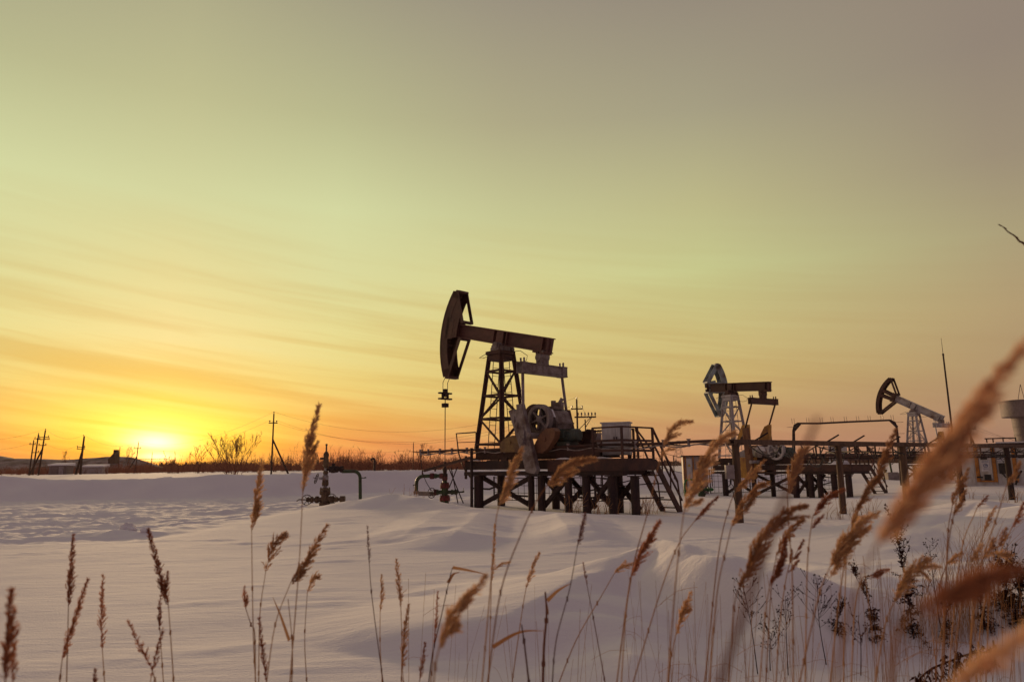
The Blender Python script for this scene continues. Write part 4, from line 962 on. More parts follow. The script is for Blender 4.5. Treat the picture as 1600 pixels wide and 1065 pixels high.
# ------------------------------------------------------------------ the pipe rack and its wooden posts
RK0 = V(5.9, 19.2, 0); RKD = unit(V(0.81, 0.59, 0)); RKN = V(-RKD[1], RKD[0], 0)
def rk(px):
    d = ray(px, 760); u = d[0]; t = (u * RK0[1] - RK0[0]) / (RKD[0] - u * RKD[1]); return RK0 + RKD * t
TOPZ = 2.12
plab = {1152: 'weathered wooden post with the grey box, nearest under the pipe rack', 1314: 'second weathered wooden post under the pipe rack, in front of the middle platform', 1415: 'wooden post under the pipe rack below the farthest pump tower', 1501: 'dark wooden post under the pipe rack at the corner of the white kiosk', 1579: 'dark wooden post under the pipe rack in front of the kiosk doors'}
posts = {}
for px, r in ((1152, 0.10), (1314, 0.095), (1415, 0.12), (1501, 0.10), (1579, 0.11)):
    q = rk(px); g = ground(q[0], q[1]); b = MB(); b.off = V(q[0], q[1], g)
    top = V(q[0] + 0.02, q[1], TOPZ - 0.08)
    b.path([V(q[0], q[1], g - 0.3), V(q[0] + 0.015, q[1], (g + TOPZ) / 2), top], [r * 1.06, r, r * 0.96], 14)
    b.box(top + V(0, 0, 0.02), (0.34, 0.34, 0.05))
    posts[px] = tag(b.build('wooden_post', M['wood'] if px < 1450 else M['pole_wood']), plab[px], 'post', 'wooden posts of the pipe rack')
rack = empty('pipe_rack', (RK0[0], RK0[1], TOPZ), 0, 'long brown tray of pipes and cables running across on wooden posts', 'pipe rack')
def rl(t, n=0.0, z=0.0): return RKD * t + RKN * n + V(0, 0, z)
Ltot = 27.0
b = MB()
for n in (-0.13, 0.13): b.bar(rl(-0.15, n, 0), rl(Ltot, n, 0.02), 0.03, 0.13)
t = 0.1
while t < Ltot: b.bar(rl(t, -0.13, -0.02), rl(t, 0.13, -0.02), 0.04, 0.04); t += 0.6
b.bar(rl(-0.1, 0, -0.06), rl(Ltot, 0, -0.05), 0.24, 0.012)
b.build('cable_tray', M['wood'], rack)
rng = random.Random(3)
for n, z, r in ((-0.06, -0.005, 0.028), (0.02, 0.0, 0.034), (0.08, -0.01, 0.024)):
    b = MB(); b.path([rl(t, n + rng.uniform(-0.015, 0.015), z + rng.uniform(-0.008, 0.012)) for t in np.arange(0, Ltot, 0.7)], r, 6); b.build('cable', M['cable'], rack)
b = MB(); b.path([rl(t, 0.55, -0.36 - 0.02 * math.sin(t)) for t in np.arange(3.6, Ltot, 0.8)], 0.055, 8)
b.build('lower_pipe', M['steel'], rack)
for t in np.arange(3.9, Ltot, 1.15):
    b = MB(); b.bar(rl(t, 0.02, -0.06), rl(t, 0.02, -0.46), 0.04, 0.04); b.bar(rl(t, 0.02, -0.44), rl(t, 0.70, -0.44), 0.04, 0.05); b.bar(rl(t, 0.04, -0.1), rl(t + 0.02, 0.66, -0.42), 0.025, 0.025); b.build('bracket', M['steel_dark'], rack)
b = MB(); b.path([rl(t, 0.40, -0.24 + 0.015 * math.sin(t * 2)) for t in np.arange(5.2, Ltot, 0.8)], 0.03, 6); b.build('lower_pipe', M['steel_dark'], rack)
for t in (3.2, 4.4, 5.3, 6.4, 7.3, 8.6, 9.5, 10.8, 12.1):
    b = MB(); b.bar(rl(t, -0.3, -0.3 + 0.05 * math.sin(t * 5)), rl(t + 0.5, 0.3, -0.24), 0.025, 0.035); b.build('tie_strut', M['steel_dark'], rack)
for t in (1.0, 4.6, 6.1, 8.4, 11.2, 13.0):
    b = MB(); b.bar(rl(t - 0.1, 0.2, -0.05), rl(t + 0.25, -0.2, 0.26), 0.03, 0.045); b.build('tie_strut', M['steel_dark'], rack)
for k in range(46):
    t0 = rng.uniform(0.2, Ltot - 2); L = rng.uniform(0.6, 2.0); dp = rng.uniform(0.1, 0.42); n = rng.uniform(-0.15, 0.5); z0 = rng.choice([-0.08, -0.3])
    b = MB(); b.path([rl(t0 + L * s, n + 0.1 * s, z0 - dp * 4 * s * (1 - s) * (0.8 + 0.4 * s)) for s in np.linspace(0, 1, 9)], rng.choice([0.012, 0.016, 0.02]), 5); b.build('hanging_cable', M['cable'], rack)
# conduit from the rack to the near wellhead, along the platform
cdt = empty('conduit', (RK0[0], RK0[1], TOPZ), 0, 'straight rusty conduit with clamps running past the nearest platform to the wellhead', 'conduit')
cend = at(645, 706, 28.4); cv = V(cend[0], cend[1], 0) - V(RK0[0], RK0[1], 0); czz = cend[2] - TOPZ
def cl(s, dz=0.0): return cv * s + V(0, 0, (0.04 + (czz - 0.04) * s) + dz)
b = MB(); b.path([cl(s, 0.012 * math.sin(s * 25)) for s in np.linspace(0, 0.955, 24)], 0.042, 8); b.path([cl(0.955), cl(0.98, -0.01), cl(1.0, -0.012)], [0.03, 0.02, 0.008], 6); b.build('pipe', M['steel'], cdt)
for off, r, A in ((-0.07, 0.018, 0.02), (-0.10, 0.022, 0.035)):
    b = MB(); b.path([cl(s, off + A * math.sin(s * 70 + off * 40)) for s in np.linspace(0.02, 0.96, 70)], r, 5); b.build('cable', M['clamp'] if off < -0.08 else M['cable'], cdt)
for s in (0.03, 0.10, 0.16, 0.23, 0.33, 0.42, 0.50, 0.56, 0.63, 0.70, 0.77, 0.83, 0.88, 0.93, 0.965):
    b = MB(); c = cl(s); b.box(c + V(0, 0, -0.03), (0.07, 0.07, 0.2)); b.box(c + V(0.0, 0, 0.08), (0.10, 0.10, 0.03)); b.build('clamp', M['clamp'], cdt)
q0 = cl(0.965, -0.05); e = V(rx[0] - 0.5, rx[1] - 0.1, 0) - V(RK0[0], RK0[1], 0); e[2] = z2(768) + gz2 - TOPZ
b = MB(); b.path([q0 + (e - q0) * s + V(-0.10 * math.sin(PI * s), 0, -0.12 * math.sin(PI * s)) for s in np.linspace(0, 1, 12)], 0.014, 5); b.build('hanging_cable', M['cable'], cdt)
q = S1.world(S1.xz(737, 750, -0.95)[0], -0.95); b = MB(); b.tube(q - V(RK0[0], RK0[1], TOPZ) + V(0, 0, ground(q[0], q[1]) - 0.2 - q[2]), q - V(RK0[0], RK0[1], TOPZ) + V(0, 0, 2.22 - q[2]), 0.055, n=10); b.build('support_pole', M['steel_dark'], cdt)
# grey switch box on the first post
q = rk(1141); q2 = rk(1152); bc = at(1140, 737, q2[1] - 0.15)
b = MB(); b.off = V(*bc); b.box(bc, (0.21, 0.16, 0.36)); b.box(bc + V(0, -0.085, 0), (0.185, 0.012, 0.335)); b.box(bc + V(0.075, -0.095, 0.02), (0.015, 0.02, 0.05)); b.box(bc + V(0.11, 0.02, 0.05), (0.06, 0.03, 0.03)); b.box(bc + V(0, -0.1, 0.15), (0.05, 0.012, 0.03)); b.box(bc + V(0, 0, 0.2), (0.04, 0.04, 0.08))
tag(b.build('switch_box', M['grey_box']), 'small grey switch box fixed to the nearest wooden post', 'switch box')
b = MB(); b.off = V(*bc); b.path([bc + V(x, -0.02, z) for x, z in ((0.0, -0.18), (-0.01, -0.32), (-0.1, -0.42), (-0.03, -0.50), (0.05, -0.48), (0.06, -0.62), (0.09, -0.78), (0.16, -0.84), (0.26, -0.86))], 0.014, 6)
b.path([bc + V(x, 0.0, z) for x, z in ((0.03, -0.18), (0.02, -0.3), (0.08, -0.38), (0.2, -0.36))], 0.012, 6)
tag(b.build('looped_cable', M['cable']), 'black cable looping down below the grey switch box', 'cable')

# ------------------------------------------------------------------ cabinets and kiosks
def cabinet(c, w, d, h, rz, mat, label, cat='cabinet', legs=0.12):
    r = empty('cabinet', c, rz, label, cat); 
    b = MB(); b.box((0, 0, legs + h / 2), (w, d, h)); b.box((0, 0, legs + h + 0.02), (w + 0.08, d + 0.08, 0.04)); b.build('body', mat, r)
    for s in (-1, 1):
        b = MB(); b.box((s * w * 0.245, -d / 2 - 0.012, legs + h / 2), (w * 0.47, 0.02, h * 0.93)); f = b.build('door', mat, r); b = MB(); b.box((s * w * 0.05, -d / 2 - 0.035, legs + h * 0.5), (0.03, 0.03, 0.14)); b.build('handle', M['steel_dark'], f)
    for sx in (-1, 1):
        for sy in (-1, 1):
            b = MB(); b.box((sx * (w / 2 - 0.05), sy * (d / 2 - 0.05), legs / 2), (0.06, 0.06, legs)); b.build('leg', M['steel_dark'], r)
    return r
q = S1.world(S1.xz(964, 690, 0.15)[0], 0.15, 1.74)
cabinet(q, 0.86, 0.45, 0.98, R(-18), M['white_metal'], 'white control cabinet standing on the nearest platform behind the railing')
qa = at(934, 712, 31.0); qa[2] = ground(qa[0], qa[1])
tr = empty('transformer', qa, R(-10), 'grey transformer with pointed insulators behind the nearest platform', 'transformer')
b = MB(); hz = at(934, 678, 31.0)[2] - qa[2]; b.box((0, 0, hz - 0.35), (0.36, 0.4, 0.7)); b.box((0, 0, hz + 0.02), (0.42, 0.46, 0.04))
for k in range(6): b.box((-0.15 + k * 0.06, -0.23, hz - 0.35), (0.015, 0.08, 0.55))
b.build('tank', M['grey_box'], tr)
for k in range(4):
    b = MB(); b.lathe((-0.14 + k * 0.09, 0, hz + 0.04), (0, 0, 1), [(0, 0.02), (0.03, 0.035), (0.06, 0.02), (0.09, 0.03), (0.16, 0.008)], 8); b.build('insulator', M['insul'], tr)
b = MB()
for s in (-1, 1): b.box((s * 0.15, 0, (hz - 0.7) / 2), (0.07, 0.3, hz - 0.7))
b.build('stand', M['steel_dark'], tr)
q = S2.world(S2.xz(1309, 703, 0.2)[0], 0.2, 1.74)
cabinet(q, 0.92, 0.5, 1.05, R(-25), M['white_metal'], 'pale control cabinet standing on the middle platform behind the second rack post')
sc_ = S2.world(S2.xz(1310, 722, 0.1)[0] + 0.3, -0.35, 1.74); b = MB(); b.off = V(*sc_); b.lathe(sc_, (0, 0, 1), [(0, 0.55), (0.12, 0.5), (0.24, 0.36), (0.33, 0.18), (0.36, 0.001)], 16); tag(b.build('snow_heap', M['snow']), 'rounded heap of snow lying on the middle platform deck', 'snow heap')

# kiosk in the middle distance with orange door frames
def kiosk_mid():
    Y = 47.0; p = at(1090, 765, Y); g = ground(p[0], p[1]); w = at(1111, 740, Y)[0] - at(1074, 740, Y)[0]; top = at(1090, 713, Y)[2] - g
    r = empty('kiosk', (p[0], p[1] + 0.5, g), R(-8), 'white metal kiosk with a yellow warning sign between the two nearer platforms', 'kiosk')
    b = MB(); b.box((0, 0, top / 2), (w, 1.0, top)); b.build('body', M['grey_box'], r)
    b = MB(); b.box((0, 0, top + 0.04), (w + 0.2, 1.2, 0.08)); b.build('roof', M['steel_dark'], r)
    for x in (-w / 2 + 0.03, -w / 2 + 0.16, -0.12):
        b = MB(); b.box((x, -0.53, top / 2), (0.07, 0.07, top)); b.build('door_frame', M['orange'], r)
    b = MB(); b.box((-w * 0.28, -0.515, top * 0.5), (w * 0.28, 0.03, top * 0.9)); dr = b.build('door', M['white_metal'], r)
    b = MB(); c = V(-w * 0.25, -0.54, top * 0.77); b.add([c + V(-0.10, 0, -0.08), c + V(0.10, 0, -0.08), c + V(0, 0, 0.1), c + V(-0.10, 0.01, -0.08), c + V(0.10, 0.01, -0.08), c + V(0, 0.01, 0.1)], [(0, 1, 2), (5, 4, 3), (0, 3, 4, 1), (1, 4, 5, 2), (2, 5, 3, 0)]); b.build('warning_sign', M['sign_yellow'], dr)
    for x in (0.25, 0.62): 
        b = MB(); b.box((x, -0.51, top / 2), (0.03, 0.03, top)); b.build('seam_post', M['grey_box'], r)
kiosk_mid()
def kiosk_right():
    Y = 38.0; p = at(1498, 753, Y); g = at(1498, 753, Y)[2]; pr = at(1640, 753, Y - 2.6); ang = math.atan2(pr[1] - p[1], pr[0] - p[0])
    k = 1.0 / (math.cos(ang)); 
    r = empty('kiosk', (p[0], p[1], g - 0.2), ang, 'long white kiosk with orange door frames, dark vents and notices behind the pipe rack', 'kiosk')
    H = at(1540, 697, Y + 0.9)[2] - g + 0.2
    axd = V(math.cos(ang), math.sin(ang), 0)
    def lx(px):
        d = ray(px, 735); P = V(p[0], p[1], 0); u = d[0]; return (u * P[1] - P[0]) / (axd[0] - u * axd[1])
    def lz(px, py): 
        t = lx(px); yy = p[1] + axd[1] * t; return at(px, py, yy)[2] - g + 0.2
    W = lx(1660)
    b = MB(); b.box((W / 2, 1.2, H / 2), (W, 2.4, H))
    for px in (1522, 1557, 1583, 1610): b.box((lx(px), -0.012, H / 2), (0.03, 0.03, H))
    b.box((lx(1512), -0.012, lz(1512, 729)), (lx(1522) - lx(1502), 0.025, 0.03))
    b.build('body', M['white_metal'], r)
    b = MB(); b.box((W / 2, 1.2, H + 0.05), (W + 0.3, 2.8, 0.1)); b.build('roof', M['steel_dark'], r)
    b = MB(); b.box((W * 0.72, 1.2, H + 0.13), (W * 0.6, 2.6, 0.08)); b.build('roof_snow', M['snow'], r)
    b = MB()
    for px in (1546, 1556, 1572, 1592): b.box((lx(px), 0.3, H + 0.25), (0.05, 0.05, 0.2))
    b.bar((lx(1543), 0.3, H + 0.36), (lx(1593), 0.3, H + 0.36), 0.05, 0.06); b.build('roof_rail', M['steel_dark'], r)
    for px in (1528, 1555, 1587):
        b = MB(); b.bar((lx(px), -0.05, 0.22), (lx(px), -0.05, H - 0.02), 0.16, 0.08, V(0, 1, 0)); b.build('door_frame', M['orange'], r)
    b = MB(); b.box(((lx(1528) + lx(1555)) / 2, -0.05, 0.26), (lx(1555) - lx(1528) - 0.17, 0.06, 0.08)); b.box(((lx(1528) + lx(1555)) / 2, -0.05, H - 0.06), (lx(1555) - lx(1528) - 0.17, 0.06, 0.1)); b.build('door_frame', M['orange'], r)
    b = MB(); b.box(((lx(1533) + lx(1550)) / 2, -0.03, (H + 0.3) / 2), (lx(1551) - lx(1532), 0.05, H - 0.5)); dr = b.build('door', M['white_metal'], r)
    def panel(parent, name, x0, y0, x1, y1, mat, y=-0.07, t=0.03):
        b = MB(); b.box(((lx(x0) + lx(x1)) / 2, y, (lz(x0, y0) + lz(x0, y1)) / 2), (lx(x1) - lx(x0), t, abs(lz(x0, y0) - lz(x0, y1)))); return b.build(name, mat, parent)
    for (x0, y0, x1, y1) in ((1534.5, 709, 1545, 717.5), (1537.5, 741, 1548, 750)):
        v = panel(dr, 'vent', x0, y0, x1, y1, M['black'])
    s = panel(dr, 'notice', 1534.5, 719, 1547.5, 736, M['sign_white'], -0.07)
    b = MB(); c = (lx(1541.5), -0.092, lz(1541.5, 727)); b.ring(c, (0, 1, 0), 0.085, 0.014, 20, 6); b.box(V(*c) + V(0.02, 0, 0.01), (0.09, 0.008, 0.05))
    b.box(V(*c) + V(0, 0, 0.2), (0.3, 0.008, 0.03)); b.box(V(*c) + V(0, 0, -0.16), (0.22, 0.008, 0.025)); b.build('notice_print', M['sign_blue'], dr)
    n2 = panel(r, 'notice_board', 1560.5, 707, 1572, 723, M['sign_white'], -0.04)
    b = MB()
    for k in range(5): b.box((lx(1566), -0.06, lz(1566, 709.5 + k * 2.6)), (0.30 - 0.05 * (k % 2), 0.01, 0.016))
    b.build('print_line', M['sign_blue'], n2)
    panel(r, 'small_sign', 1505, 712, 1509.5, 716.5, M['grey_box'], -0.03)
    m = panel(r, 'meter_box', 1562, 723.5, 1572, 739.5, M['black'], -0.09, 0.15)
    b = MB(); b.path([(lx(1566), -0.1, lz(1566, 739)), (lx(1570), -0.12, lz(1570, 744)), (lx(1576), -0.14, lz(1576, 748))], 0.03, 6); b.build('duct', M['black'], r)
    for (px, py) in ((1530, 712), (1531, 745)):
        b = MB(); b.bar((lx(px - 5), -0.10, lz(px, py)), (lx(px + 4), -0.10, lz(px, py)), 0.05, 0.08); b.build('hinge', M['black'], r)
    b = MB(); b.path([(lx(1597), -0.2, lz(1597, 735)), (lx(1592), -0.3, lz(1592, 742)), (lx(1586), -0.4, 0.1)], 0.05, 6); b.build('brace', M['black'], r)
kiosk_right()

# ------------------------------------------------------------------ pipe gantry with spikes, mast, water tower
Yg = 47.0; ga = at(1244, 665, Yg); gb_ = at(1402, 660, Yg + 1.5)
gr = empty('pipe_gantry', (ga[0], ga[1], ground(ga[0], ga[1])), 0, 'dark pipe arch with paired spikes on top behind the middle pump', 'pipe gantry')
o0 = V(ga[0], ga[1], ground(ga[0], ga[1]))
for off in (-0.10, 0.12):
    b = MB(); q0 = at(1240, 770, Yg) + V(off, 0, 0); q0[2] = ground(q0[0], q0[1]) - 0.2
    ts = [q0] + [at(x, y, Yg + 1.5 * (x - 1240) / 160) + V(off * 0.8, 0.25 * (off > 0), 0.0) for x, y in ((1241, 672), (1243, 664), (1248, 661), (1280, 661), (1330, 658.5), (1380, 656.5), (1392, 656), (1399, 659), (1402, 666))]
    q1 = at(1409, 745, Yg + 1.5) + V(off, 0, 0); q1[2] = ground(q1[0], q1[1]) - 0.2
    b.path([t - o0 for t in ts + [q1]], 0.055, 8); b.build('pipe', M['steel_dark'], gr)
for (x0, y0, x1, y1) in ((1241, 672, 1250, 661.5), (1391, 656.5, 1402, 667)):
    b = MB(); b.bar(at(x0, y0, Yg + 1.5 * (x0 - 1240) / 160) - o0, at(x1, y1, Yg + 1.5 * (x1 - 1240) / 160) - o0, 0.08, 0.16); b.build('corner_gusset', M['steel_dark'], gr)
for x in (1238, 1261, 1282, 1299, 1320, 1339, 1357, 1377, 1393):
    for dx in (0, 3.6):
        yb = 661.5 - (x - 1248) * 0.035; pb = at(x + dx, yb, Yg + 1.5 * (x - 1240) / 160); b = MB(); b.tube(pb - o0, pb + V(-0.02, 0, 0.36) - o0, 0.012, n=5); b.build('spike', M['steel_dark'], gr)
for (x, y, s) in ((1236, 667, -1), (1406, 659, 1), (1408, 677, 1)):
    pb = at(x - s * 6, y, Yg + (1.5 if s > 0 else 0)); b = MB(); b.tube(pb - o0, pb + V(s * 0.5, 0, 0) - o0, 0.012, n=5); b.build('spike', M['steel_dark'], gr)

q = at(1491, 700, 46.0); g = ground(q[0], q[1])
ms = empty('antenna_mast', (q[0], q[1], g), 0, 'slender dark antenna mast rising above the farthest pump', 'mast')
zt = at(1475, 528, 46.0)[2] - g; zm = at(1477, 554, 46.0)[2] - g
b = MB(); b.tube((0, 0, -0.2), (0, 0, zm * 0.45), 0.075, 0.065, n=8); b.tube((0, 0, zm * 0.45), (0, 0, zm), 0.06, 0.05, n=8); b.build('pole', M['steel_dark'], ms)
b = MB(); b.tube((0, 0, zm), (0, 0, zt), 0.016, 0.010, n=6); b.tube((0, 0, zm - 0.05), (0, 0, zm + 0.08), 0.06, n=8); b.build('whip', M['steel_dark'], ms)

Yt = 150.0; q = at(1612, 700, Yt); wt_ = empty('water_tower', (q[0], q[1], 0), 0, 'pale cylindrical water tower with a wide tank at the edge of the field', 'water tower')
rt = at(1612, 640, Yt)[0] - at(1578, 640, Yt)[0]; zz0, zz1 = at(1612, 651, Yt)[2], at(1612, 627, Yt)[2]
b = MB(); b.lathe((0, 0, 0), (0, 0, 1), [(-0.5, rt * 0.56), (zz0 - 3, rt * 0.60), (zz0, rt * 0.64)], 28)
for k in range(5): b.lathe((0, 0, 1.5 + k * (zz0 - 2) / 5), (0, 0, 1), [(0, rt * 0.61), (0.15, rt * 0.62), (0.3, rt * 0.61)], 28)
b.build('column', M['tower_grey'], wt_)
b = MB(); b.lathe((0, 0, 0), (0, 0, 1), [(zz0 - 0.1, rt * 0.6), (zz0, rt * 0.98), (zz0 + 0.1, rt), (zz1, rt), (zz1, rt * 1.03), (zz1 + 0.2, rt * 1.03), (zz1 + 0.25, 0.01)], 32)
b.build('tank', M['tower_grey'], wt_)
b = MB(); b.tube((-rt * 0.4, -0.5, zz1 + 0.3), (-rt * 0.2, -0.5, zz1 + 3.6), 0.05, n=5); b.tube((-rt * 0.1, -0.5, zz1 + 0.3), (-rt * 0.2, -0.5, zz1 + 3.6), 0.05, n=5); b.build('roof_mast', M['steel_dark'], wt_)

# ------------------------------------------------------------------ mesh fences behind the platforms
def fence(pa, pb, h, label, step=0.35, rows=5, post=2.4, bottom=0.05, mat=None):
    pa, pb = V(*pa), V(*pb); o = empty('mesh_fence', (pa[0], pa[1], ground(pa[0], pa[1])), 0, label, 'fence', 'wire fences around the wells'); o0 = V(*o.location)
    L = np.linalg.norm(pb[:2] - pa[:2]); d = (pb - pa) / L
    P = lambda t, z: V(pa[0] + d[0] * t, pa[1] + d[1] * t, ground(pa[0] + d[0] * t, pa[1] + d[1] * t) + z) - o0
    b = MB(); mm = M['steel_dark'] if mat is None else mat
    t = 0.0
    while t <= L: b.tube(P(t, bottom), P(t, h), 0.011, n=4, cap=False); t += step
    for k in range(rows):
        z = bottom + (h - bottom) * k / (rows - 1); b.path([P(t, z) for t in np.linspace(0, L, 8)], 0.018 if k in (0, rows - 1) else 0.011, 4)
    b.build('mesh_panel', mm, o)
    n = max(1, round(L / post))
    for k in range(n + 1):
        t = L * k / n; b = MB(); b.tube(P(t, -0.2), P(t, h + 0.05), 0.035, n=7); b.build('post', mm, o)
    return o
qa, qb = at(772, 760, 31.5), at(962, 760, 29.5)
fence(qa, qb, 0.98, 'sagging wire fence seen between the piles of the nearest platform', 0.28, 4)
qa, qb = at(1236, 760, 48.5), at(1318, 760, 47.5)
fence(qa, qb, 1.55, 'rusty grid fence seen between the piles of the middle platform', 0.26, 7)
qa, qb = at(1110, 760, 47.5), at(1232, 760, 49.0)
fence(qa, qb, 1.5, 'rusty grid fence behind the wooden post with the grey box', 0.3, 5)
qa, qb = at(1408, 745, 56.0), at(1500, 745, 50.0)
fence(qa, qb, 2.0, 'dark pipe fence below the farthest pump tower', 0.7, 5)
qa, qb = at(890, 740, 58.0), at(1112, 740, 54.0)
fence(qa, qb, 1.75, 'low distant rail fence running behind the nearest stairs', 3.0, 3, 3.0, 0.6)

# ------------------------------------------------------------------ power poles and wires
def power_pole(px, ptop, Y, label, h=None, arms=((0.9, 1.3),), strut=None, lean=0.0, r=0.13, extra=None, aframe=False, group='power poles'):
    tp = at(px, ptop, Y); g = min(ground(tp[0], tp[1]), 0.4) - 0.3; H = tp[2] - g
    o = empty('power_pole', (tp[0], tp[1], g), 0, label, 'power pole', group)
    b = MB()
    if aframe:
        b.tube((-0.55, 0, 0), (lean, 0, H * 0.62), r, r * 0.9, n=8); b.tube((0.6, 0, 0), (lean, 0, H * 0.62), r, r * 0.9, n=8); b.tube((lean, 0, H * 0.5), (lean * 1.3, 0, H), r, r * 0.7, n=8); b.tube((-0.4, 0, H * 0.25), (0.4, 0, H * 0.25), 0.07, n=6)
    else: b.tube((0, 0, 0), (lean, 0, H), r, r * 0.7, n=8)
    b.build('pole', M['pole_wood'], o)
    pts = [V(lean, 0, H + 0.25)]
    b = MB(); b.lathe((lean, 0, H), (0, 0, 1), [(0, 0.03), (0.1, 0.03), (0.12, 0.09), (0.24, 0.08), (0.28, 0.02)], 8); b.build('insulator', M['insul'], o)
    for f, w in arms:
        z = H * f; xx = lean * f
        b = MB(); b.box((xx, -r - 0.03, z), (w, 0.10, 0.13)); ar = b.build('crossarm', M['pole_wood'], o)
        for s in (-1, 1):
            c = V(xx + s * (w / 2 - 0.12), -r - 0.03, z + 0.06); b = MB(); b.lathe(c, (0, 0, 1), [(0, 0.03), (0.12, 0.03), (0.14, 0.10), (0.26, 0.09), (0.30, 0.02)], 8); b.build('insulator', M['insul'], ar); pts.append(c + V(0, 0, 0.28))
    if strut:
        b = MB(); b.tube((lean * 0.6, -0.05, H * strut[1]), (strut[0], 0.0, 0.0), r * 0.85, r, n=8); b.build('strut', M['pole_wood'], o)
    if extra: extra(o, H)
    return [V(*o.location) + q for q in pts]
w0 = power_pole(428, 646, 94, 'tall dark power pole with a slanting strut left of the valve tree', strut=(2.7, 0.62), arms=((0.86, 1.15),))
def tx(o, H):
    b = MB(); b.tube((0.95, 0.3, 0), (0.9, 0.3, H * 0.76), 0.09, 0.07, n=7); b.box((0.9, 0, H * 0.785), (2.4, 0.12, 0.16)); b.bar((0.2, 0, H * 0.64), (1.5, 0, H * 0.78), 0.06, 0.08); b.bar((0.9, 0, H * 0.66), (1.6, 0, H * 0.78), 0.06, 0.08)
    fr = b.build('switch_frame', M['pole_wood'], o)
    for k in range(6):
        b = MB(); b.lathe((0.1 + k * 0.38, 0, H * 0.79 + 0.05), (0, 0, 1), [(0, 0.05), (0.15, 0.05), (0.17, 0.11), (0.32, 0.09), (0.45, 0.03)], 7); b.build('insulator', M['insul'], fr)
w1 = power_pole(901, 624, 79, 'tall power pole with a switch frame behind the nearest platform', arms=((0.885, 1.35),), extra=tx, strut=(-0.9, 0.45))
w2_ = power_pole(126.5, 681, 140, 'dark two-legged power pole left of the low sun', arms=((0.74, 1.6), (0.7, 1.6)), lean=0.5, r=0.22, aframe=True)
w3 = power_pole(66.5, 672, 125, 'tallest of three power poles close together at the left', arms=((0.86, 1.9), (0.82, 2.2), (0.70, 1.4)), strut=(-1.9, 0.62), lean=0.5, r=0.16)
w4 = power_pole(57, 678, 137, 'middle of three power poles close together at the left', arms=((0.9, 1.1), (0.60, 1.5)), lean=0.4, r=0.16)
w5 = power_pole(50.5, 688, 150, 'shortest of three power poles close together at the left', arms=((0.9, 1.3),), lean=0.3, r=0.16)
w6 = power_pole(214.5, 691, 168, 'power pole with a long crossarm and strut beside the low sun', arms=((0.83, 1.7),), strut=(-2.6, 0.6), lean=0.3, r=0.13)
w7 = power_pole(187.5, 699, 205, 'thin bare power pole beside the machine on the dark heap', arms=(), r=0.13)
w8 = power_pole(238, 707, 250, 'small far power pole with a wide crossarm in the sun glow', arms=((0.72, 12.0), (0.55, 3.0)), r=0.14)
w9 = power_pole(646, 692, 200, 'distant power pole with a crossarm left of the green wellhead', arms=((0.72, 2.2),), r=0.15)
w10 = power_pole(1514, 662, 100, 'power pole with a strut behind the white kiosk roof', arms=((0.9, 1.6),), strut=(1.6, 0.75), r=0.14)
def wire(a, b_, sag, label, r=0.010):
    a, b_ = V(*a), V(*b_); b = MB(); b.off = a.copy(); b.path([a + (b_ - a) * s + V(0, 0, -sag * 4 * s * (1 - s)) for s in np.linspace(0, 1, 26)], r, 4, False)
    return tag(b.build('overhead_wire', M['cable']), label, 'wire', 'overhead power wires')
lw = at(-260, 700, 150)
wire(w0[0], w1[0], 3.2, 'topmost wire between the pole with the strut and the pole behind the pump')
wire(w0[1], w1[1], 3.4, 'lower left wire between the pole with the strut and the pole behind the pump')
wire(w0[2], w1[2], 3.6, 'lower right wire between the pole with the strut and the pole behind the pump')
wire(w0[0], w6[0], 2.2, 'top wire running down from the strutted pole towards the sun')
wire(w0[1], w6[1], 2.2, 'lower wire running down from the strutted pole towards the sun')
wire(w2_[0], w6[0], 1.6, 'wire from the two-legged pole to the pole beside the sun', 0.014)
wire(w2_[1], w6[1], 1.8, 'lower wire from the two-legged pole to the pole beside the sun', 0.014)
wire(w3[0], w2_[0], 1.2, 'top wire between the tallest clustered pole and the two-legged pole', 0.013)
wire(w3[3], w2_[1], 1.3, 'lower wire between the tallest clustered pole and the two-legged pole', 0.013)
wire(at(-60, 683, 130), w3[0], 1.0, 'top wire entering from the left to the clustered poles', 0.013)
wire(at(-60, 702, 130), w3[4], 1.0, 'lower wire entering from the left to the clustered poles', 0.013)
wire(w9[1], at(420, 700, 230), 1.2, 'faint far wire running left from the distant pole', 0.016)
wire(w9[2], at(900, 716, 210), 1.2, 'faint far wire running right from the distant pole', 0.016)
wire(w1[0], at(960, 668, 46), 1.0, 'upper wire dropping from the pole behind the pump to the right')
wire(w1[2], at(948, 668, 46), 1.0, 'lower wire dropping from the pole behind the pump to the right')
wire(w10[1], at(1690, 686, 110), 1.2, 'upper wire running right from the pole behind the kiosk', 0.012)
wire(w10[2], at(1690, 694, 110), 1.2, 'lower wire running right from the pole behind the kiosk', 0.016)

# lattice tower far off
q = at(1061, 717, 420); Hl = at(1061, 688, 420)[2]
lt = empty('lattice_tower', (q[0], q[1], 0), 0, 'faint far lattice tower on the horizon between the two nearer pumps', 'lattice tower')
b = MB()
for sx in (-1, 1):
    for sy in (-1, 1): b.bar((sx * 3.2, sy * 3.2, 0), (sx * 0.5, sy * 0.5, Hl), 0.16, 0.16)
for k in range(7):
    f0, f1 = k / 7, (k + 1) / 7; a0, a1 = 3.2 - 2.7 * f0, 3.2 - 2.7 * f1
    for sy in (-1, 1): b.bar((-a0, sy * a0, Hl * f0), (a1, sy * a1, Hl * f1), 0.1, 0.1); b.bar((a0, sy * a0, Hl * f0), (-a1, sy * a1, Hl * f1), 0.1, 0.1)
b.build('mast', M['grey_steel'], lt)
b = MB()
for f in (0.8, 0.92): b.bar((-3.0, 0, Hl * f), (3.0, 0, Hl * f), 0.15, 0.2)
b.build('crossarm', M['grey_steel'], lt)

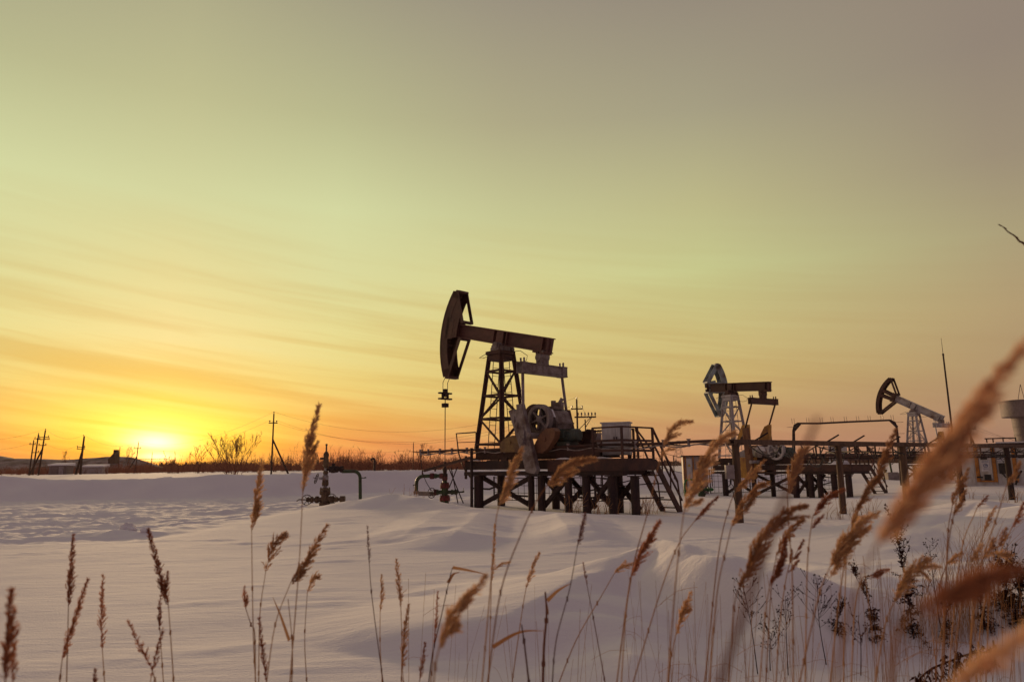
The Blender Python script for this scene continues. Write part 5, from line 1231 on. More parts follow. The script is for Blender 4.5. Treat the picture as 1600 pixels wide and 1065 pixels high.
# vent pipe with a hook
q = at(585, 742, 60.0); zt = at(585, 716, 60.0)[2]; b = MB(); b.off = V(q[0], q[1], 0.0)
b.path([(q[0], q[1], -0.2), (q[0], q[1], zt - 0.15), (q[0] - 0.03, q[1], zt - 0.03), (q[0] - 0.14, q[1], zt), (q[0] - 0.25, q[1], zt - 0.04), (q[0] - 0.28, q[1], zt - 0.2)], 0.09, 8)
tag(b.build('vent_pipe', M['steel_dark']), 'hooked dark vent pipe standing behind the snow bank', 'vent pipe')

# ------------------------------------------------------------------ heap, sheds and machine at the left
def heap():
    Y0 = 330.0
    prof = [(-200, 700), (-60, 704), (0, 713), (8, 716), (60, 717), (120, 717), (150, 715.5), (176, 713.5), (200, 714), (215, 718), (232, 727), (246, 734), (256, 739)]
    nx, ny = 90, 14; vs, fs = [], []
    pu = [at(a, c, Y0) for a, c in prof]
    for i in range(nx):
        x = pu[0][0] + (pu[-1][0] - pu[0][0]) * i / (nx - 1); z = float(np.interp(x, [p_[0] for p_ in pu], [p_[2] for p_ in pu]))
        for j in range(ny):
            s = j / (ny - 1) * 2 - 1; k = max(0.0, 1 - abs(s)) ** 0.7; n = vnoise(np.array([x / 9.0]), np.array([s * 4.0]), 7)[0] * 2.0 + vnoise(np.array([x / 3.0]), np.array([s * 9.0]), 8)[0] * 0.8
            vs.append((x, Y0 + s * 34, -1.5 + (z + 1.5) * min(1, k * 1.15) + n * k * (1 - k) * 2.2 + n * 0.1))
    for i in range(nx - 1):
        for j in range(ny - 1): fs.append((i * ny + j, (i + 1) * ny + j, (i + 1) * ny + j + 1, i * ny + j + 1))
    b = MB(); b.add(vs, fs, True); m = worn('snowy_earth', (0.06, 0.035, 0.04), (0.30, 0.26, 0.27), 0.16, 0.5, 0.95, 0, (1, 1, 1), 0)
    o = b.build('hill', m); tag(o, kind='structure')
heap()
def shed(px, py, Y, w, h, d, label, mat):
    q = at(px, py, Y); g = ground(q[0], q[1]); o = empty('shed', (q[0], q[1], g - 0.1), R(6), label, 'shed', 'sheds below the heap'); b = MB(); b.box((0, 0, h / 2), (w, d, h)); b.build('wall', mat, o)
    b = MB(); b.add([V(-w / 2 - .2, -d / 2 - .2, h + .003), V(w / 2 + .2, -d / 2 - .2, h + .003), V(w / 2 + .2, d / 2 + .2, h + .003), V(-w / 2 - .2, d / 2 + .2, h + .003), V(-w / 2 - .2, -d / 2 - .2, h + 0.25), V(w / 2 + .2, -d / 2 - .2, h + 0.25), V(w / 2 + .2, d / 2 + .2, h + 0.6), V(-w / 2 - .2, d / 2 + .2, h + 0.6)], [(0, 1, 2, 3), (4, 5, 6, 7), (0, 1, 5, 4), (1, 2, 6, 5), (2, 3, 7, 6), (3, 0, 4, 7)]); b.build('roof', M['snow'], o)
    b = MB(); b.box((w * 0.2, -d / 2 - 0.02, h * 0.45), (0.9, 0.04, h * 0.85)); b.build('door', M['grey_box'], o)
shed(95, 742, 150, 3.4, 1.9, 3, 'small grey shed left of the two-legged power pole', M['tower_grey'])
shed(148, 742, 160, 4.2, 1.6, 3, 'low pale shed right of the two-legged power pole', M['grey_box'])
q = at(174, 722, 300); mc = empty('conveyor_machine', (q[0], q[1], q[2] - 2.0), 0, 'dark slanting conveyor machine on top of the heap left of the sun', 'machine')
P = lambda px, py: at(px, py, 300) - V(q[0], q[1], q[2] - 2.0)
b = MB(); b.prism([(P(a, c)[0], P(a, c)[2]) for a, c in ((172, 724), (172, 718), (177, 713), (180, 709), (181, 703), (183, 703), (183, 724))], -1.5, 1.5); b.build('body', M['steel_dark'], mc)
b = MB(); b.bar(P(170, 719), P(182, 706), 1.0, 0.9); b.build('boom', M['steel_dark'], mc)
b = MB(); b.box(P(181.5, 705), (1.2, 2.0, 1.4)); b.build('hopper', M['steel_dark'], mc)
# ------------------------------------------------------------------ bare trees, bushes and the far scrub
def bare_plant(b, base, h, rng, stems=5, spread=0.5, r0=0.06, depth=3, splits=4, droop=0.0):
    """recursive bare branches into mesh b"""
    def grow(p, d, L, r, k):
        n = 4; pts = [p]; q = p.copy(); dd = d.copy()
        for i in range(n):
            dd = unit(dd + V(rng.gauss(0, .10), rng.gauss(0, .10), rng.gauss(0.05, .06)))
            q = q + dd * L / n; pts.append(q.copy())
        b.path(pts, [r * (1 - 0.65 * i / n) for i in range(n + 1)], 4 if k < depth else 3, False)
        if k > 0:
            for j in range(splits if k > 1 else splits + 1):
                f = rng.uniform(0.3, 0.98); i = min(n - 1, int(f * n)); s = pts[i] + (pts[i + 1] - pts[i]) * (f * n - i)
                a = rng.uniform(0, 2 * PI); out = V(math.cos(a), math.sin(a), 0)
                nd_ = unit(dd * 0.9 + out * rng.uniform(0.35, 0.75) + V(0, 0, 0.25)); grow(s, nd_, L * rng.uniform(0.32, 0.55) * (1.15 - 0.5 * f), max(r * 0.42, 0.006 + 0.00005 * base[1]), k - 1)
    for i in range(stems):
        a = rng.uniform(0, 2 * PI); t = rng.uniform(0.05, spread)
        grow(V(*base) + V(math.cos(a), math.sin(a), 0) * (0.25 + 0.11 * max(0, stems - 5)) * rng.random(), unit(V(math.cos(a) * t, math.sin(a) * t * 0.5, 1)), h * rng.uniform(0.8, 1.12), r0 * rng.uniform(0.7, 1), depth)
def bush(px, pbot, ptop, Y, label, seed, stems=6, spread=0.5, r0=0.07, depth=3, splits=4, name='bare_tree'):
    p = at(px, pbot, Y); zt = at(px, ptop, Y)[2]; g = ground(p[0], p[1]); 
    b = MB(); b.off = V(p[0], p[1], g); bare_plant(b, (p[0], p[1], g - 0.1), zt - g, random.Random(seed), stems, spread, r0, depth, splits)
    tag(b.build(name, M['bark'], None, False), label, 'tree' if name == 'bare_tree' else 'bush', 'bare trees and bushes along the horizon')
bush(366, 742, 680, 118, 'tallest bare bushy tree, many stemmed, right of the sun glow', 11, 15, 0.75, 0.07, 3, 5)
bush(308, 738, 702, 150, 'low bare tree with a thin crown at the edge of the sun glow', 12, 6, 0.55, 0.07)
bush(655, 736, 700, 150, 'bare bushy tree behind the far pole left of the green wellhead', 13, 8, 0.6, 0.07)
bush(628, 736, 708, 170, 'smaller bare bush left of the far pole with the crossarm', 14, 6, 0.5, 0.06, name='bare_bush')
bush(540, 738, 711, 150, 'bare bush between the valve tree and the hooked vent pipe', 15, 7, 0.5, 0.06, name='bare_bush')
bush(593, 736, 706, 160, 'thin bare tree right behind the hooked vent pipe', 16, 3, 0.25, 0.05)
bush(682, 733, 708, 150, 'bare bush behind the rod of the nearest pump', 17, 6, 0.5, 0.06, name='bare_bush')
bush(712, 732, 712, 150, 'low bare bush at the end railing of the nearest platform', 18, 5, 0.5, 0.05, name='bare_bush')
bush(99, 742, 706, 190, 'thin bare tree left of the two-legged power pole', 19, 3, 0.3, 0.07)
bush(195, 735, 705, 260, 'faint bare tree behind the machine on the heap', 20, 5, 0.6, 0.1)
bush(1361, 728, 704, 170, 'bare tree seen under the pipe rack right of the second post', 21, 6, 0.5, 0.08)
bush(990, 734, 700, 95, 'thin bare bush behind the white cabinet', 22, 4, 0.3, 0.04, name='bare_bush')
bush(430, 739, 714, 150, 'low bare bush at the foot of the strutted power pole', 23, 6, 0.5, 0.05, name='bare_bush')
bush(266, 739, 712, 190, 'low bare bush under the low sun', 24, 7, 0.55, 0.07, name='bare_bush')

def scrub_band():
    rng = random.Random(5); b = MB()
    vs, fs = [], []
    def tw(p, q, w):
        s = V(w, 0, 0); i = len(vs); vs.extend([p - s, p + s, q]); fs.append((i, i + 1, i + 2))
    for n in range(3600):
        px = rng.uniform(-150, 900); Y = rng.uniform(150, 330)
        dens = 0.35 + 0.65 * max(0, min(1, vnoise(np.array([px / 38.0]), np.array([Y / 60.0]), 3)[0] * 1.6 + 0.55))
        if px < 250: dens *= 0.8
        if rng.random() > dens: continue
        d = ray(px, 735); x = d[0] * Y; g = ground(x, Y)
        h = rng.uniform(1.5, 3.6) * (0.6 + 0.8 * dens) * (1.0 if px > 250 else 0.75)
        if rng.random() < 0.07: h *= 1.5
        for k in range(rng.randint(5, 9)):
            a = V(rng.gauss(0, .5), rng.gauss(0, .5), 0); p = V(x, Y, g - 0.1) + a * 0.6; q = V(x, Y, g) + a * rng.uniform(0.8, 2.0) + V(0, 0, h * rng.uniform(0.6, 1))
            tw(p, q, 0.022 + 0.00012 * Y)
            for j in range(4):
                f = rng.uniform(0.25, 0.95); m = p + (q - p) * f; tw(m, m + V(rng.gauss(0, .35), rng.gauss(0, .3), rng.uniform(.25, .7)) * h * 0.28, 0.016 + 0.0001 * Y)
    b.add(vs, fs); o = b.build('far_scrub', M['scrub'], None, False); tag(o, kind='stuff')
    # the low forest line further out on the right, and beyond the scrub
    vs, fs = [], []; b = MB()
    for n in range(5200):
        px = rng.uniform(-150, 1900); Y = rng.uniform(650, 1100) if px > 700 else rng.uniform(450, 700); x = ray(px, 735)[0] * Y
        hmax = 6.0 + 5.0 * vnoise(np.array([px / 90.0]), np.array([2.5]), 9)[0] + (3.5 if px > 1200 else 0)
        h = hmax * rng.uniform(0.65, 1.1); w = rng.uniform(1.2, 3.0)
        for a in (rng.uniform(0, PI),):
            for r_ in (0, 1.2):
                s = V(math.cos(a + r_), math.sin(a + r_), 0) * w; i = len(vs); p = V(x, Y, -1.0)
                vs.extend([p - s, p + s, p + s * 0.7 + V(0, 0, h * 0.6), p + V(rng.gauss(0, .4), 0, h), p - s * 0.75 + V(0, 0, h * 0.55)]); fs.append((i, i + 1, i + 2, i + 3, i + 4))
    b.add(vs, fs); o = b.build('distant_forest', M['conifer'], None, False); tag(o, kind='stuff')
scrub_band()

# snow clods thrown up at the edge of the track
rng = random.Random(4)
import bmesh
for (px, py, z, s, lab) in ((197, 843, 0.12, 0.13, 'largest clod of snow at the edge of the churned track'), (206, 845, 0.12, 0.07, 'small clod of snow just right of the largest one'), (225, 847, 0.12, 0.08, 'lone clod of snow right of the other two on the track edge'), (1460, 800, 0.5, 0.13, 'crusty lump of snow on the drift below the kiosk')):
    p = on_plane(px, py, z); g = ground(p[0], p[1]); bm = bmesh.new(); bmesh.ops.create_icosphere(bm, subdivisions=3, radius=s)
    for v in bm.verts:
        c = v.co / s; k = 1 + 0.5 * float(vnoise(np.array([c.x * 1.7 + px]), np.array([c.y * 1.7 + c.z * 2.1]), 5)[0]) + 0.25 * float(vnoise(np.array([c.x * 4 + px]), np.array([c.y * 4 + c.z * 5]), 6)[0]); v.co = Vector((c.x * s * k * 1.2, c.y * s * k, c.z * s * k * 0.8))
    me = bpy.data.meshes.new('snow_clod'); bm.to_mesh(me); bm.free(); me.materials.append(M['snow']); me.polygons.foreach_set('use_smooth', [True] * len(me.polygons))
    o = bpy.data.objects.new('snow_clod', me); COL.objects.link(o); o.location = (p[0], p[1], g + s * 0.3); tag(o, lab, 'snow clod', 'snow clods')
# ------------------------------------------------------------------ dry reed grass in front of the camera
def curve(pts, n):
    """smooth line through points, n samples"""
    P = [np.asarray(p, float) for p in pts]
    if len(P) == 2: return [P[0] + (P[1] - P[0]) * i / (n - 1) for i in range(n)]
    P = [2 * P[0] - P[1]] + P + [2 * P[-1] - P[-2]]
    k = len(P) - 3; out = []
    for i in range(n):
        t = i / (n - 1) * k; j = min(int(t), k - 1); f = t - j; a, b, c, d = P[j:j + 4]
        out.append(0.5 * ((2 * b) + (-a + c) * f + (2 * a - 5 * b + 4 * c - d) * f * f + (-a + 3 * b - 3 * c + d) * f ** 3))
    return out
class Cards:
    """many small spikelets in one mesh"""
    def __init__(self): self.v = []; self.f = []
    def spike(self, p, d, L, w, rng):
        d = unit(d); s = unit(np.cross(d, V(rng.gauss(0, 1), rng.gauss(0, 1), rng.gauss(0, 1)))); i = len(self.v)
        m = p + d * L * 0.4
        self.v.extend([p, m + s * w, p + d * L, m - s * w]); self.f.append((i, i + 1, i + 2, i + 3))
        s2 = np.cross(d, s); i = len(self.v)
        self.v.extend([p, m + s2 * w * 0.8, p + d * L, m - s2 * w * 0.8]); self.f.append((i, i + 1, i + 2, i + 3))
def panicle(c, mb, axis, W, rng, lean, dens=1.0, loose=0.0, spike=None, lobes=True):
    """seed head along axis (base -> tip), W its full width"""
    n = len(axis); L = sum(np.linalg.norm(axis[i + 1] - axis[i]) for i in range(n - 1))
    sp = spike or min(0.0085, 0.0034 + 0.2 * W); dens = dens * (1.0 if W > 0.018 else 1.35); k = max(16, int(L / 0.0036 * dens))
    gap = [rng.random() for _ in range(40)]
    for i in range(k):
        t = (i + rng.random()) / k; j = min(int(t * (n - 1)), n - 2); f = t * (n - 1) - j
        p = axis[j] + (axis[j + 1] - axis[j]) * f; d = unit(axis[j + 1] - axis[j])
        prof = (min(1, t / 0.16 + 0.25)) * (1 - t) ** 0.62 * (0.62 + 0.55 * math.sin(t * 23 + gap[0] * 6) * 0.5 + 0.35 * gap[int(t * 14)])
        if W < 0.021: prof = min(1, t / 0.2 + 0.2) * (1 - t) ** 0.7 * (0.85 + 0.3 * gap[int(t * 9)])
        bl = W * 0.98 * prof * (1 + loose)
        for q in range(rng.choice((1, 2, 2, 3)) + (W < 0.021)):
            a = rng.uniform(0, 2 * PI); _, s, u = frame(d); out = s * math.cos(a) + u * math.sin(a)
            bd = unit(d * rng.uniform(1.3, 2.6) + out * (0.8 + loose * 0.5) + lean * rng.uniform(0.1, 0.6) + V(0, 0, -0.12))
            LB = bl * rng.uniform(0.8, 1.9); m = max(2, int(LB / (sp * 0.36)))
            if loose > 0.3 and rng.random() < 0.5: mb.path([p, p + bd * LB], 0.00028, 3, False)
            for r_ in range(m):
                g = (r_ + rng.random()) / m; x = p + bd * LB * g + V(0, 0, -0.10 * LB * g * g)
                c.spike(x + out * rng.uniform(0, W * 0.06), bd + V(rng.gauss(0, .22), rng.gauss(0, .22), rng.gauss(0, .22)), sp * rng.uniform(0.7, 1.25), sp * rng.uniform(0.11, 0.19), rng)
NRG = 0
def reed(heads, stem, Y, w, label, mat='reed', dens=1.0, loose=0.0, stem_r=None, leaf=None, rootY=None, name='reed_stalk', dY=0.0, group='dry reed grass stalks', smat=None, spike=None):
    """heads: list of lines from tip to base; stem: line from the head's base down to the lower edge, all as seen from the camera"""
    global NRG
    NRG += 1; rng = random.Random(100 + NRG)
    px = F / Y
    sp = curve([at(a, b, Y + dY * i / max(1, len(stem) - 1)) for i, (a, b) in enumerate(stem)], max(6, 5 * (len(stem) - 1) + 1))
    # carry the stem on down to the snow
    d = unit(sp[-1] - sp[-3]); d = unit(V(d[0] * 0.8, d[1] * 0.5 + 0.05, min(d[2], -0.25))); p = sp[-1].copy(); st = 0.06 + 0.03 * Y
    for i in range(400):
        if p[2] <= ground(p[0], p[1]) + 0.003 and True: break
        d = unit(d + V(-d[0] * 0.05, -d[1] * 0.05, -0.04)); p = p + d * st; sp.append(p.copy())
    g = ground(p[0], p[1]); base = V(p[0], p[1], g)
    root = empty(name, base, 0, label, 'reed stalk', group); root['kind'] = 'thing'
    if stem_r is None: stem_r = 0.00105 + 0.0003 * Y * 0.5
    mb = MB(); mb.off = base; m = len(sp)
    mb.path([q + V(0, 0, 0) for q in sp[::-1]], [stem_r * (1.15 - 0.6 * i / (m - 1)) for i in range(m)], 5)
    mb.v = mb.v
    for f in (0.25, 0.5, 0.75) if Y > 0.6 else ():
        i = int(m * f); q = sp[::-1][i]; mb.tube(q - V(0, 0, 0.004), q + V(0, 0, 0.004), stem_r * 1.35, n=6)
    mb.build('stem', M[smat or ('stem_dark' if mat == 'reed_purple' else 'stem')], root, False)
    lean = unit(V(1, 0.2, 0.1))
    if heads:
        c = Cards(); mb = MB(); mb.off = base
        for hd in heads:
            ww = w
            if isinstance(hd[-1], (int, float)): ww = hd[-1]; hd = hd[:-1]
            ax = curve([at(a, b, Y) for a, b in hd[::-1]], 14)
            panicle(c, mb, ax, (0.72 if mat == 'reed_dark' and Y > 0.6 else 0.84) * ww / px, rng, lean, 0.92 * dens, loose, spike)
            mb.path(ax, [stem_r * 0.75 * (1 - 0.75 * i / 13) for i in range(14)], 4, False)
            e = np.array(at(*hd[-1], Y)); j = min(range(len(sp)), key=lambda q: abs(np.linalg.norm(sp[q] - e) - 0.0 * q))
            if np.linalg.norm(sp[j] - e) > 0.004: mb.path([e, e * 0.5 + sp[j] * 0.5 + V(0, 0, -0.004), sp[j]], stem_r * 0.5, 4, False)
        b = len(mb.v); mb.v.extend([tuple(np.asarray(q) - base) for q in c.v]); mb.f.extend([tuple(b + i for i in f) for f in c.f]); mb.sm.extend([False] * len(c.f))
        mb.build('seed_head', M[mat], root, False)
    for lf in leaf or []:
        ax = curve([at(a, b, Y + 0.02 * i) for i, (a, b) in enumerate(lf)], 12); vs = []; fs = []; n = len(ax)
        for i, q in enumerate(ax):
            d = unit(ax[min(i + 1, n - 1)] - ax[max(0, i - 1)]); s = unit(np.cross(d, V(0.3, 1, 0.2))); wd = 0.0032 * (1 - (i / (n - 1)) ** 1.5) + 0.0004
            vs.extend([q - s * wd, q + V(0, 0.001, 0) , q + s * wd])
        for i in range(n - 1):
            for k in (0, 1): fs.append((i * 3 + k, i * 3 + k + 1, i * 3 + k + 4, i * 3 + k + 3))
        mb = MB(); mb.off = base; mb.add(vs, fs, True); mb.build('leaf', M['stem'], root, False)
    return root
D = 'reed_dark'; PU = 'reed_purple'
# ---- left
reed([[(16, 922), (14, 985), (8, 1062)], ], [(8, 1062), (13, 1110)], 0.75, 22, 'thick brown reed head cut by the left edge of the view', D, 1.5)
reed([[(20, 1000), (20, 1066)]], [(20, 1066), (24, 1120)], 0.8, 12, 'thin reed head just right of the one cut by the left edge', D)
reed([[(114, 836), (110, 890), (107, 946)]], [(107, 946), (104, 1065)], 1.35, 13, 'upright dense brown reed head second from the left, the taller of a pair', D, 1.4)
reed([[(136, 906), (118, 960), (97, 1030)]], [(97, 1030), (92, 1075)], 1.25, 12, 'brown reed leaning right across the foot of the taller upright head', D, 1.3)
reed([[(161, 898), (158, 950), (160, 1015)]], [(160, 1015), (164, 1075)], 1.4, 10, 'slender upright reed with a needle tip right of the leaning pair', D)
reed([[(231, 827), (244, 880), (263, 944)], [(262, 893), (258, 935), 8], [(247, 905), (257, 935), 7]], [(263, 944), (267, 1000), (272, 1075)], 1.35, 13, 'tall reed leaning left with two small side tufts near the head base', D, 1.2)
reed([[(252, 920), (248, 955), (250, 985)]], [(250, 985), (256, 1075)], 1.5, 8, 'small dark reed head tucked behind the stalk that leans left', D)
reed([[(200, 969), (216, 1005), (236, 1040)]], [(236, 1040), (246, 1075)], 1.3, 10, 'reed head bending left low down beside the crossing pair', D)
reed([[(254, 983), (245, 1015), (236, 1058)]], [(236, 1058), (232, 1080)], 1.3, 9, 'narrow reed head crossing the one bent left near the bottom edge', D)
reed([[(148, 1046), (146, 1090)]], [(146, 1090), (146, 1130)], 1.2, 8, 'reed tip just peeping over the bottom edge under the slender upright reed', D)
reed([[(381, 917), (382, 935), (384, 950)], [(386, 930), (385, 948), 5]], [(384, 950), (392, 975), (398, 990), (399, 1075)], 1.5, 9, 'short dark tuft on a bent stem beside the tall straight stalk', D)
reed([[(409, 719), (401, 770), (393, 826)], [(406, 790), (396, 822), 9]], [(393, 826), (394, 900), (396, 1000), (400, 1075)], 1.4, 14, 'tall straight reed with an orange head below the strutted power pole', 'reed', 1.3)
reed([[(447, 832), (427, 850), (415, 893)]], [(415, 893), (406, 960), (404, 1075)], 1.55, 14, 'loose nodding reed head between the tall straight stalk and the tallest one', 'reed', 0.8, 0.6)
reed([[(499, 631), (484, 680), (479, 715), (473, 770)], [(496, 690), (486, 712), 8], [(493, 708), (481, 735), 9]], [(473, 770), (468, 870), (462, 950), (452, 1075)], 1.25, 19, 'tallest reed of all, its feathery head standing before the sunset left of the valve tree', 'reed', 1.35)
reed([[(511, 820), (490, 855), (472, 885), (454, 910)], [(476, 890), (456, 912), 10]], [(454, 910), (430, 975), (415, 1075)], 1.3, 20, 'plump orange reed head leaning right under the tallest reed', 'reed', 1.3)
reed([[(497, 901), (488, 905), (480, 926)]], [(480, 926), (476, 1000), (480, 1075)], 1.7, 10, 'small drooping reed head right of the plump leaning one', 'reed', 0.8, 0.4)
reed([[(405, 965), (409, 1010), (416, 1062)]], [(416, 1062), (418, 1090)], 1.35, 10, 'low reed head at the foot of the tall straight stalk', D)
reed([], [(450, 935), (455, 985), (457, 1030), (455, 1080)], 1.4, 0, 'headless pale reed stem bent beside the tallest reed', leaf=[[(452, 1000), (438, 960), (426, 932)]])
# ---- middle
reed([[(574, 821), (575, 850), (577, 880), 4]], [(577, 880), (582, 940), (600, 1075)], 1.6, 4, 'bare needle-thin reed stem leaning left in the open snow', PU)
reed([[(596, 898), (596, 925), (594, 955)]], [(594, 955), (594, 1010), (598, 1075)], 1.7, 7, 'short pale reed head just right of the needle-thin stem', 'reed')
reed([[(619, 874), (622, 905), (626, 948)]], [(626, 948), (628, 1000), (627, 1075)], 1.6, 9, 'upright speckled reed head, taller of two on the open snow', 'reed')
reed([[(638, 944), (632, 985), (629, 1045)]], [(629, 1045), (631, 1080)], 1.5, 9, 'upright reed head touching the taller speckled one', 'reed')
reed([[(758, 900), (735, 925), (712, 950), (697, 980), (686, 1012)], [(725, 940), (716, 958), 16], [(714, 975), (698, 995), 16]], [(686, 1012), (680, 1040), (676, 1085)], 0.72, 27, 'big soft curved plume in front of the open snow below the green wellhead', 'reed', 1.7, spike=0.005)
reed([[(773, 819), (771, 860), (768, 908)], [(797, 877), (784, 880), (771, 890), 5]], [(768, 908), (766, 980), (763, 1075)], 1.6, 6, 'straight narrow reed with one side spray below the nearest platform', 'reed')
reed([[(815, 701), (800, 730), (793, 755), (780, 788)], [(797, 750), (786, 772), 12], [(793, 768), (780, 788), 12]], [(780, 788), (774, 820), (766, 920), (752, 1080)], 1.1, 17, 'plump orange reed head upright against the left piles of the nearest platform', 'reed', 1.6)
reed([[(928, 717), (905, 720), (880, 733), (856, 757)], [(902, 735), (872, 745), 10], [(885, 745), (858, 758), 10]], [(856, 757), (840, 780), (815, 832), (782, 925), (760, 1080)], 1.05, 19, 'golden reed head blown flat to the right against the nearest platform', 'reed', 1.5)
reed([[(842, 864), (832, 885), (822, 918)]], [(822, 918), (815, 960), (798, 1080)], 1.6, 9, 'small fluffy reed head on a leaning stem below the nearest platform', 'reed')
reed([[(684, 924), (682, 960), (678, 1008)]], [(678, 1008), (672, 1080)], 1.5, 7, 'narrow reed head behind the big soft curved plume', D)
reed([], [(707, 886), (702, 905), (690, 960), (676, 1020), (668, 1080)], 1.5, 0, 'dark broken reed with its snapped top hanging over to the right', smat='stem_dark', leaf=[[(707, 886), (730, 890), (762, 897)], [(700, 910), (708, 897), (719, 893)]])
reed([[(664, 1004), (660, 1030), (656, 1060)]], [(656, 1060), (652, 1090)], 1.4, 8, 'short reed head low beside the broken stem', D)
reed([[(914, 803), (909, 825), (902, 853)]], [(902, 853), (890, 920), (869, 1000), (862, 1080)], 1.3, 9, 'purplish thin reed head leaning right under the nearest platform piles', PU, 1.2)
reed([[(911, 878), (914, 895), (917, 912), 4]], [(917, 912), (930, 980), (948, 1080)], 1.6, 4, 'dark bare stem leaning left, crossing the low drift', PU)
reed([], [(852, 924), (854, 960), (850, 1010), (848, 1080)], 1.4, 0, 'thick dark broken stalk with a long leaf stump below the small fluffy head', smat='stem_dark', stem_r=0.003, leaf=[[(855, 960), (854, 945), (852, 935)], [(855, 938), (872, 922), (893, 910)]])
reed([], [(815, 975), (820, 1010), (828, 1080)], 1.3, 0, 'short dark snapped stem with a drooping side blade', smat='stem_dark', stem_r=0.002, leaf=[[(770, 1010), (800, 992), (822, 985), (850, 985)]])
reed([[(1030, 814), (1015, 838), (1002, 862), (987, 900)], [(1018, 840), (1003, 862), 9]], [(987, 900), (978, 960), (970, 1080)], 1.2, 17, 'dense rust-coloured reed head upright above the low drift crest', D, 1.5)
reed([[(988, 880), (972, 885), (960, 895)]], [(960, 895), (940, 930), (900, 1000), (868, 1080)], 1.5, 8, 'wispy drooping spray just left of the rust-coloured head', 'reed', 0.7, 0.7)
reed([[(1079, 926), (1070, 948), (1063, 965), (1056, 992)], [(1078, 951), (1066, 958), 8]], [(1056, 992), (1048, 1030), (1044, 1080)], 1.4, 15, 'tufted reed head alone on the shaded face of the drift', 'reed', 1.2)
reed([[(1081, 658), (1062, 661), (1047, 675), (1037, 697)], [(1062, 678), (1048, 682), (1037, 690), 9], [(1053, 701), (1040, 704), (1030, 716), 8]], [(1037, 697), (1028, 730), (1012, 800), (985, 905), (962, 1080)], 1.25, 15, 'high golden reed plume with separate tufts right of the platform railing', 'reed', 1.2)
reed([[(1147, 676), (1120, 692), (1101, 725), (1082, 765), (1069, 797)], [(1096, 716), (1090, 740), 12], [(1096, 780), (1078, 790), 8]], [(1069, 797), (1062, 850), (1054, 930), (1042, 1080)], 0.95, 27, 'large orange plume in front of the nearest stairs foot', 'reed', 1.7)
reed([[(1121, 776), (1105, 792), (1085, 814)]], [(1085, 814), (1060, 850), (1030, 930), (985, 1080)], 1.3, 10, 'short dark spindle-shaped reed head right of the large orange plume', D, 1.5)
reed([[(1199, 755), (1180, 764), (1160, 790), (1143, 822)], [(1178, 778), (1160, 800), 10]], [(1143, 822), (1134, 860), (1120, 930), (1108, 1080)], 1.15, 18, 'orange reed plume leaning across the foot of the nearest wooden post', 'reed', 1.5)
reed([[(1195, 718), (1180, 735), (1165, 748), (1151, 766)], [(1178, 745), (1160, 758), (1150, 768), 8]], [(1151, 766), (1140, 790), (1122, 870), (1100, 1080)], 1.3, 11, 'thin pale reed spray in front of the grey switch box post', 'reed', 0.8, 0.4)
reed([[(1261, 700), (1246, 715), (1238, 740), (1231, 773)], [(1248, 715), (1242, 745), 13]], [(1231, 773), (1233, 830), (1238, 900), (1240, 1080)], 1.1, 19, 'tall curved reed head arching before the middle platform piles', 'reed', 1.6)
reed([[(1319, 764), (1300, 772), (1285, 785), (1270, 806)], [(1286, 805), (1276, 815), (1269, 825), 9]], [(1270, 806), (1264, 850), (1261, 900), (1258, 1080)], 1.2, 15, 'reed with a blown-back head and a lower tuft, left of the second wooden post', D, 1.4)
# ---- right
reed([[(1399, 672), (1386, 700), (1378, 722), (1371, 745)], [(1381, 733), (1362, 755), (1350, 775), (1336, 798), 15], [(1377, 742), (1362, 758), 10]], [(1371, 745), (1345, 790), (1330, 830), (1312, 930), (1296, 1080)], 1.1, 15, 'tall twin-headed reed right of the middle stairs', 'reed', 1.5)
reed([[(1356, 768), (1345, 785), (1334, 810), (1330, 824)]], [(1330, 824), (1322, 880), (1318, 1080)], 1.35, 10, 'smaller reed head just under the twin-headed reed', 'reed', 1.2)
reed([[(1255, 812), (1240, 822), (1225, 840), (1213, 868)]], [(1213, 868), (1205, 920), (1196, 1080)], 1.3, 13, 'curved reed head hanging right above the dark bushy one', 'reed', 1.3)
reed([[(1259, 791), (1235, 796), (1210, 818), (1188, 842), (1170, 885), (1154, 920)], [(1264, 806), (1235, 810), (1205, 826), 9], [(1188, 850), (1170, 880), 16]], [(1154, 920), (1147, 950), (1138, 1080)], 1.0, 22, 'long sweeping reed plume between the two nearer wooden posts', 'reed', 1.5, 0.2)
reed([[(1227, 840), (1222, 868), (1214, 890), (1203, 912)], [(1222, 880), (1210, 905), 12]], [(1203, 912), (1196, 960), (1186, 1080)], 1.15, 17, 'dark bushy reed head hanging low above the drift', D, 1.7)
reed([[(1255, 844), (1246, 860), 7], [(1250, 862), (1238, 875), 7], [(1247, 875), (1233, 893), 7], [(1237, 860), (1234, 880), 6]], [(1236, 872), (1228, 905), (1218, 980), (1212, 1080)], 1.35, 8, 'open reed with four separate spikelet tufts beside the dark bushy one', D, 1.0)
reed([[(1372, 802), (1345, 815), (1325, 838), (1308, 862), (1297, 885)], [(1360, 822), (1335, 838), (1315, 860), 14], [(1330, 852), (1312, 875), (1298, 900), 16]], [(1297, 885), (1284, 915), (1270, 970), (1246, 1080)], 1.05, 20, 'big ragged reed plume with three strands below the second wooden post', 'reed', 1.5, 0.2)
reed([[(1389, 889), (1374, 892), (1358, 900)], [(1377, 896), (1362, 902), 7]], [(1358, 900), (1346, 906), (1335, 960), (1330, 1080)], 1.35, 9, 'small dark double spikelet lying almost flat left of the tall dark weed', D, 1.4)
